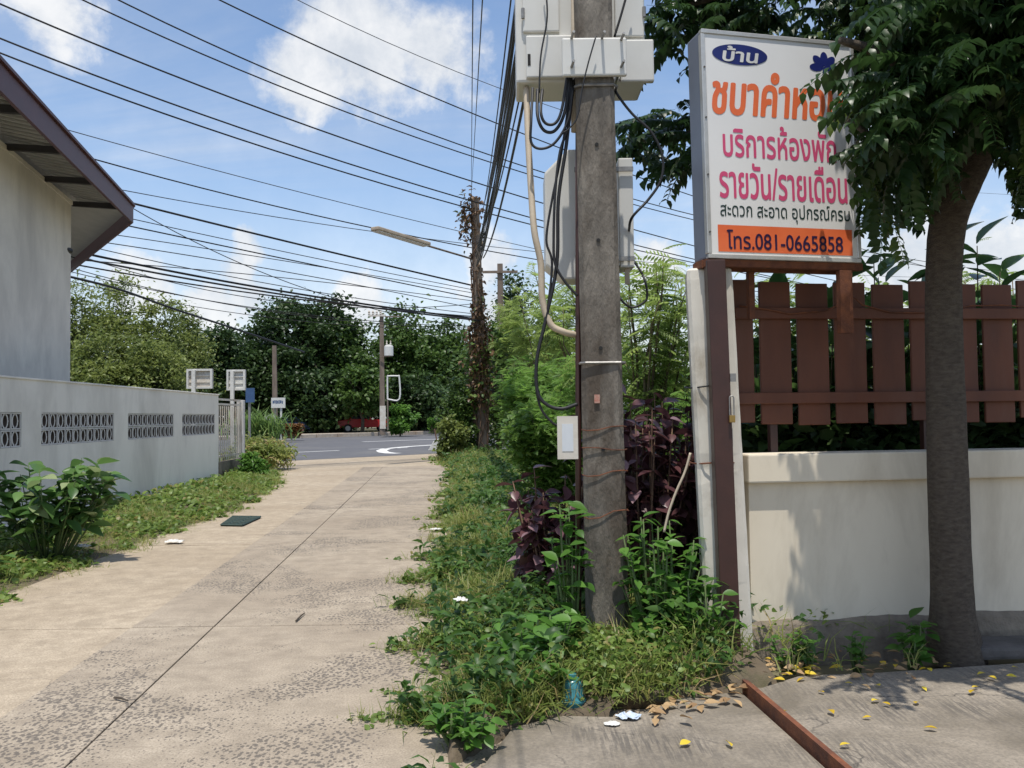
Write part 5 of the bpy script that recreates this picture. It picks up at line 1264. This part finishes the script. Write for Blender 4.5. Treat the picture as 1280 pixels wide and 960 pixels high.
def limb(pts, r0, r1):
    p_ = spline([np.array(q) for q in pts], 5); MB().tube(p_, list(np.linspace(r0, r1, len(p_))), 8).build('limb', 'bark', tr, smooth=True); limbs.append(p_)
forkA = D(1222, 180, 5.27); forkB = D(1250, 95, 5.15)
limb([forkA, D(1170, 110, 5.0), D(1110, 70, 4.85), D(1050, 50, 4.75)], .07, .02)
limb([forkA, D(1180, 60, 5.5), D(1090, -10, 5.7), D(960, -20, 5.9), D(850, 10, 6.2)], .07, .02)
limb([forkB, D(1215, 0, 5.0), D(1190, -80, 4.9), D(1170, -150, 4.9)], .06, .02)
limb([forkA, D(1180, 140, 5.7), D(1060, 110, 6.2), D(930, 140, 6.6), D(850, 170, 6.8)], .05, .015)
limb([forkB, D(1290, 60, 5.0), D(1340, 60, 4.8)], .06, .02)
limb([forkA, D(1170, 170, 4.95), D(1110, 180, 4.8), D(1060, 150, 4.75)], .04, .012)
limb([forkB, D(1250, 40, 5.6), D(1200, -60, 6.2), D(1100, -120, 6.6)], .06, .02)
limb([forkB, D(1270, 110, 4.9), D(1290, 160, 4.8), D(1310, 190, 4.8)], .04, .012)
# fronds: pinnate leaves drooping from the twigs
def T_pinnate(pairs=12, w=.055, ll=.235, seed=0):
    V = []; T = []; q_ = np.random.default_rng(seed); bow = q_.uniform(.22, .5); side = q_.uniform(-.12, .12)
    lv, lt = T_leaf(.27, .25, .04)
    def rib(t): return np.array([side * t * t, t, .10 * t - bow * t * t])
    for i in range(8):
        a, b = rib(i / 8), rib((i + 1) / 8); k = len(V); V += [a + (-.006, 0, 0), a + (.006, 0, 0), b + (.005, 0, 0), b + (-.005, 0, 0)]; T += [(k, k + 1, k + 2), (k, k + 2, k + 3)]
    for i in range(pairs):
        t = .14 + .84 * i / (pairs - 1)
        for s in (-1, 1):
            if q_.random() < .07: continue
            L = ll * (1 - .35 * abs(t - .5)) * q_.uniform(.75, 1.15); c_, s_ = math.cos(.55), math.sin(.55)
            q = lv * L
            d = np.array([s * c_, s_ * .6, -.60]) + q_.normal(0, .10, 3); d /= np.linalg.norm(d); u = np.array([s * .35, 0, 1.0]) + q_.normal(0, .13, 3); u -= d * np.dot(u, d); u /= np.linalg.norm(u); xx = np.cross(d, u)
            k = len(V); V += list(q @ np.stack([xx, d, u]) + rib(t)); T += [tuple(np.array(f_) + k) for f_ in lt]
    return np.array(V), np.array(T)
pv_, pt_ = T_pinnate()
pmes = [trimesh('frond', *T_pinnate(pairs=pp, seed=sd_, ll=l_), None, 'ol_tree') for pp, sd_, l_ in ((12, 1, .235), (10, 2, .25), (13, 3, .21), (11, 4, .24), (9, 5, .26), (12, 6, .22))]
r = np.random.default_rng(33)
# crown region in the photograph: clumps of fronds round the limb ends
regions = [  # x, y, Y, spread px, count
    (1140, 88, 4.75, 28, 26, 0), (1160, 130, 4.72, 28, 30, 0), (1150, 165, 4.8, 20, 14, 0), (1190, 80, 4.7, 45, 34, 0), (1110, 205, 5.2, 20, 16, 1), (1135, 195, 5.0, 20, 16, 1), (1100, 240, 5.4, 14, 8, 1), (1160, 185, 5.0, 18, 14, 1), (1235, 55, 4.6, 50, 36, 0), (1268, 130, 4.75, 18, 16, 1), (1285, 190, 4.9, 14, 10, 1),
    (1210, 20, 4.9, 48, 44, 0), (1120, 0, 6.1, 40, 26, 0), (1020, -8, 6.3, 50, 24, 0), (930, -8, 6.4, 42, 26, 0), (860, 20, 6.3, 26, 16, 0), (862, 155, 6.7, 18, 18, 0), (872, 195, 6.7, 12, 10, 0), (1190, 105, 5.7, 50, 40, 0), (1240, 40, 5.8, 60, 50, 0), (1130, 60, 6.0, 40, 40, 0), (1120, 140, 5.9, 24, 24, 1)]
k = 0
stuffP = []; stuffM = []; stuffS = []
for x, y, Y, sp_, cnt, hang in regions:
    for j in range(cnt):
        p_ = D(x + r.normal(0, sp_ * .62), y + r.normal(0, sp_ * .50), Y + r.normal(0, .28))
        az = math.pi + r.normal(0, .9) if x < 1200 else r.uniform(0, 6.28)
        if r.random() < .3: az = -1.57 + r.normal(0, .5)
        M = frames(1, r, *((-.55, .25) if not hang else (-1.35, -.6)), az=np.array([az if not hang else r.uniform(0, 6.28)]), roll=.15 if not hang else .35)[0]; s = r.uniform(.32, .52) * (.75 if hang else 1)
        if k < 300: inst('frond', pmes[r.integers(6)], tr, m4(M, p_, s)); k += 1
        else: stuffP.append(p_); stuffM.append(M); stuffS.append(s)
n = 1300                                  # the rest of the crown, above and behind
for i in range(n):
    L_ = limbs[r.integers(len(limbs))]; q = L_[r.integers(len(L_) // 3, len(L_))] + r.normal(0, 1, 3) * np.array([.35, .35, .22]) + np.array([0, 0, .25])
    px_ = q - CAM; u = 640 + F * np.dot(px_, right) / np.dot(px_, fwd); v = 480 - F * np.dot(px_, upv) / np.dot(px_, fwd)
    if v > (150 if u > 1165 else 215) or (u < 1150 and q[1] < 6.0) or (u < 1000 and 45 < v < 130): continue
    stuffP.append(q); stuffM.append(frames(1, r, -.6, .25, roll=.2)[0]); stuffS.append(r.uniform(.35, .55))
leafmat('crown_leaf', (.014, .034, .011), (.040, .082, .022), 'attr', .3, .38)
stuffP, stuffM, stuffS = np.array(stuffP), np.array(stuffM), np.array(stuffS); third = np.arange(len(stuffP)) % 4
foliage('crown', [scatter(T_pinnate(pairs=11, seed=20 + j), stuffP[third == j], stuffM[third == j], stuffS[third == j]) for j in range(4)], 'crown_leaf', tr)

# ================================================================== SMALL THINGS ON THE GROUND
# angle iron across the apron
mb = MB().obox(ia - iu * .03, iu, inn, Z, (0, 3.2), (-.008, .012), (-.06, .046)); mb.obox(ia - iu * .03, iu, inn, Z, (0, 3.2), (.013, .026), (-.06, .0415))
single('angle_iron', mb, 'rust', 'long rusty angle iron set across the concrete apron', 'angle iron')
# flat stone slab by the tree
c = G(1245, 826)
vs = [(c[0] - .22, c[1] - .10), (c[0] + .5, c[1] - .06), (c[0] + .55, c[1] + .22), (c[0] - .1, c[1] + .2)]
single('stone_slab', MB().prism([(a, b, .028) for a, b in vs], (0, 0, .075)), 'stone_dark', 'flat dark stone slab lying at the foot of the tree', 'stone', bevel=.02)
# teal plastic cup
c = G(717, 900); B_ = (c[0], c[1] + .085, -.01)
tc_ = thing('plastic_bottle', B_, 'cut teal plastic bottle standing in the weeds at the apron edge', 'bottle')
MB().lathe(B_, [(.055, 0), (.064, .006), (.066, .075), (.072, .08), (.072, .09), (.063, .095), (.060, .15), (.052, .18), (.035, .197), (.022, .202)], 20).build('body', 'cup_teal', tc_, smooth=True)
MB().lathe((B_[0], B_[1], B_[2] + .2025), [(.024, 0), (.024, .016), (.020, .018)], 12).build('cap', 'cup_teal', tc_)
def crumple(name, c, s, m, label, cat, seed, flat=.5):
    r_ = np.random.default_rng(seed); mb = MB(); n_ = 13; V = []
    ph = r_.uniform(0, 6, 6)
    for i in range(n_):
        for j in range(n_):
            a, b = i / (n_ - 1) - .5, j / (n_ - 1) - .5
            hgt = abs(math.sin(a * 9 + ph[0] + 2 * b)) * .5 + abs(math.sin(b * 8 + ph[1] - 3 * a)) * .5 + r_.normal(0, .12)
            V.append((c[0] + s * a * 1.4 * (1 + .1 * math.sin(b * 7 + ph[2])) * math.sqrt(max(.2, 1 - 2.2 * b * b)) + r_.normal(0, s * .025), c[1] + s * b * (1 + .1 * math.sin(a * 6 + ph[3])) * math.sqrt(max(.2, 1 - 2.2 * a * a)) + r_.normal(0, s * .025), c[2] + .006 + max(0, hgt) * s * .32 * flat * (1 - 2.6 * (a * a + b * b) * .8)))
    mb.add(V, [(i * n_ + j, i * n_ + j + 1, (i + 1) * n_ + j + 1, (i + 1) * n_ + j) for i in range(n_ - 1) for j in range(n_ - 1)]); return single(name, mb, m, label, cat)
c = G(786, 898, .045); crumple('crumpled_wrapper', c, .085, 'litter_pink', 'crumpled blue and white wrapper on the apron edge', 'wrapper', 1, 1.0)
c = G(765, 906, .045); crumple('paper_scrap', c, .06, 'litter_white', 'flat white paper scrap beside the crumpled wrapper', 'litter', 2, .4)
c = G(218, 678, .01); crumple('plastic_bag', c, .17, 'litter_white', 'crumpled white plastic bag at the left lane edge near the drain grate', 'litter', 3, .7)
c = G(576, 752, .30); crumple('plastic_scrap', c, .075, 'litter_white', 'white plastic scrap caught among the verge weeds', 'litter', 4, 1.2)
c = G(545, 662, .03); crumple('plastic_scrap', c, .12, 'litter_white', 'white plastic scrap at the right lane edge', 'litter', 5, .5)
c = G(103, 684, .12); crumple('plastic_scrap', c, .14, 'litter_white', 'white litter in the grass beside the broad-leaved plant', 'litter', 6, .8)
# drain grate
g = [G(276, 657, .004), G(303, 657.5, .004), G(326, 647, .004), G(291, 646.5, .004)]
dgo = thing('drain_grate', np.mean(g, 0), 'green cast drain grate set in the left lane edge', 'drain grate')
MB().prism([q - np.array([0, 0, .0]) for q in g], (0, 0, .006)).build('frame_plate', 'drain_dark', dgo)
A_, B1, C1, D1 = g
for k in range(7):
    t = k / 6; p_ = A_ + (D1 - A_) * t; q = B1 + (C1 - B1) * t; mb = MB().tube([p_ + np.array([0, 0, .012]), q + np.array([0, 0, .012])], .016, 4); mb.build('bar', 'grate_green', dgo)
for k in range(4):
    t = k / 3; p_ = A_ + (B1 - A_) * t; q = D1 + (C1 - D1) * t; MB().tube([p_ + np.array([0, 0, .014]), q + np.array([0, 0, .014])], .012, 4).build('bar', 'grate_green', dgo)
# sticks on the lane
for (x, y, x2, y2), lab in zip(((143, 872, 160, 876), (370, 776, 381, 766)), ('short dark twig lying on the lane near the middle joint', 'short thin twig lying across the lane slab')):
    a, b = G(x, y, .012), G(x2, y2, .012); single('twig', MB().tube([a, (a + b) / 2 + np.array([0, 0, .006]), b], [.008, .007, .004], 5), 'bark', lab, 'twig')
# fallen leaves on the apron
leafmat('fallen_yellow', (.50, .33, .02), (.72, .56, .06), 'obj', .15, .5)
leafmat('fallen_brown', (.22, .13, .065), (.48, .33, .17), 'obj', .1, .6)
lm_y = broadmesh('fallen_leaf', .26, 'fallen_yellow'); lm_b = broadmesh('fallen_leaf', .28, 'fallen_brown')
r = np.random.default_rng(77)
def drop(x, y, me, s, z, label, group):
    c = G(x, y, z); o = bpy.data.objects.new('fallen_leaf', me); COL.objects.link(o); M = frames(1, r, -.1, .25, roll=.25)[0]; m = m4(M, c + np.array([0, 0, .012]), s); o.matrix_world = Matrix(m.tolist()); tag(o, label, 'leaf', group)
for x, y in ((984, 891), (1090, 879), (1113, 884), (1145, 882), (1153, 861), (1215, 862), (1172, 914), (1089, 899), (1066, 857), (1100, 860), (914, 936), (1036, 890), (1235, 848), (1232, 844), (1258, 847), (1030, 868), (1190, 832), (1180, 836), (850, 934), (1265, 836), (1050, 935), (1213, 869)):
    drop(x, y, lm_y, r.uniform(.04, .065), .042 if x > 940 else .047, 'yellow fallen leaf lying on the concrete apron', 'yellow fallen leaves on the apron')
for k in range(95):
    x = r.uniform(935, 1170); y = 842 + r.normal(0, 9) - (x - 935) * .06
    drop(x, y, lm_b if r.random() < .8 else lm_y, r.uniform(.045, .08), .02 + r.random() * .03, 'dry leaf in the litter strip along the garden wall plinth', 'dry leaves along the plinth')
for k in range(40):
    x = r.uniform(810, 940); y = 892 - (x - 810) * .22 + r.normal(0, 5)
    drop(x, y, lm_b, r.uniform(.05, .085), .045 + r.random() * .02, 'tan fallen leaf in the pile at the apron edge', 'tan fallen leaves at the apron edge')
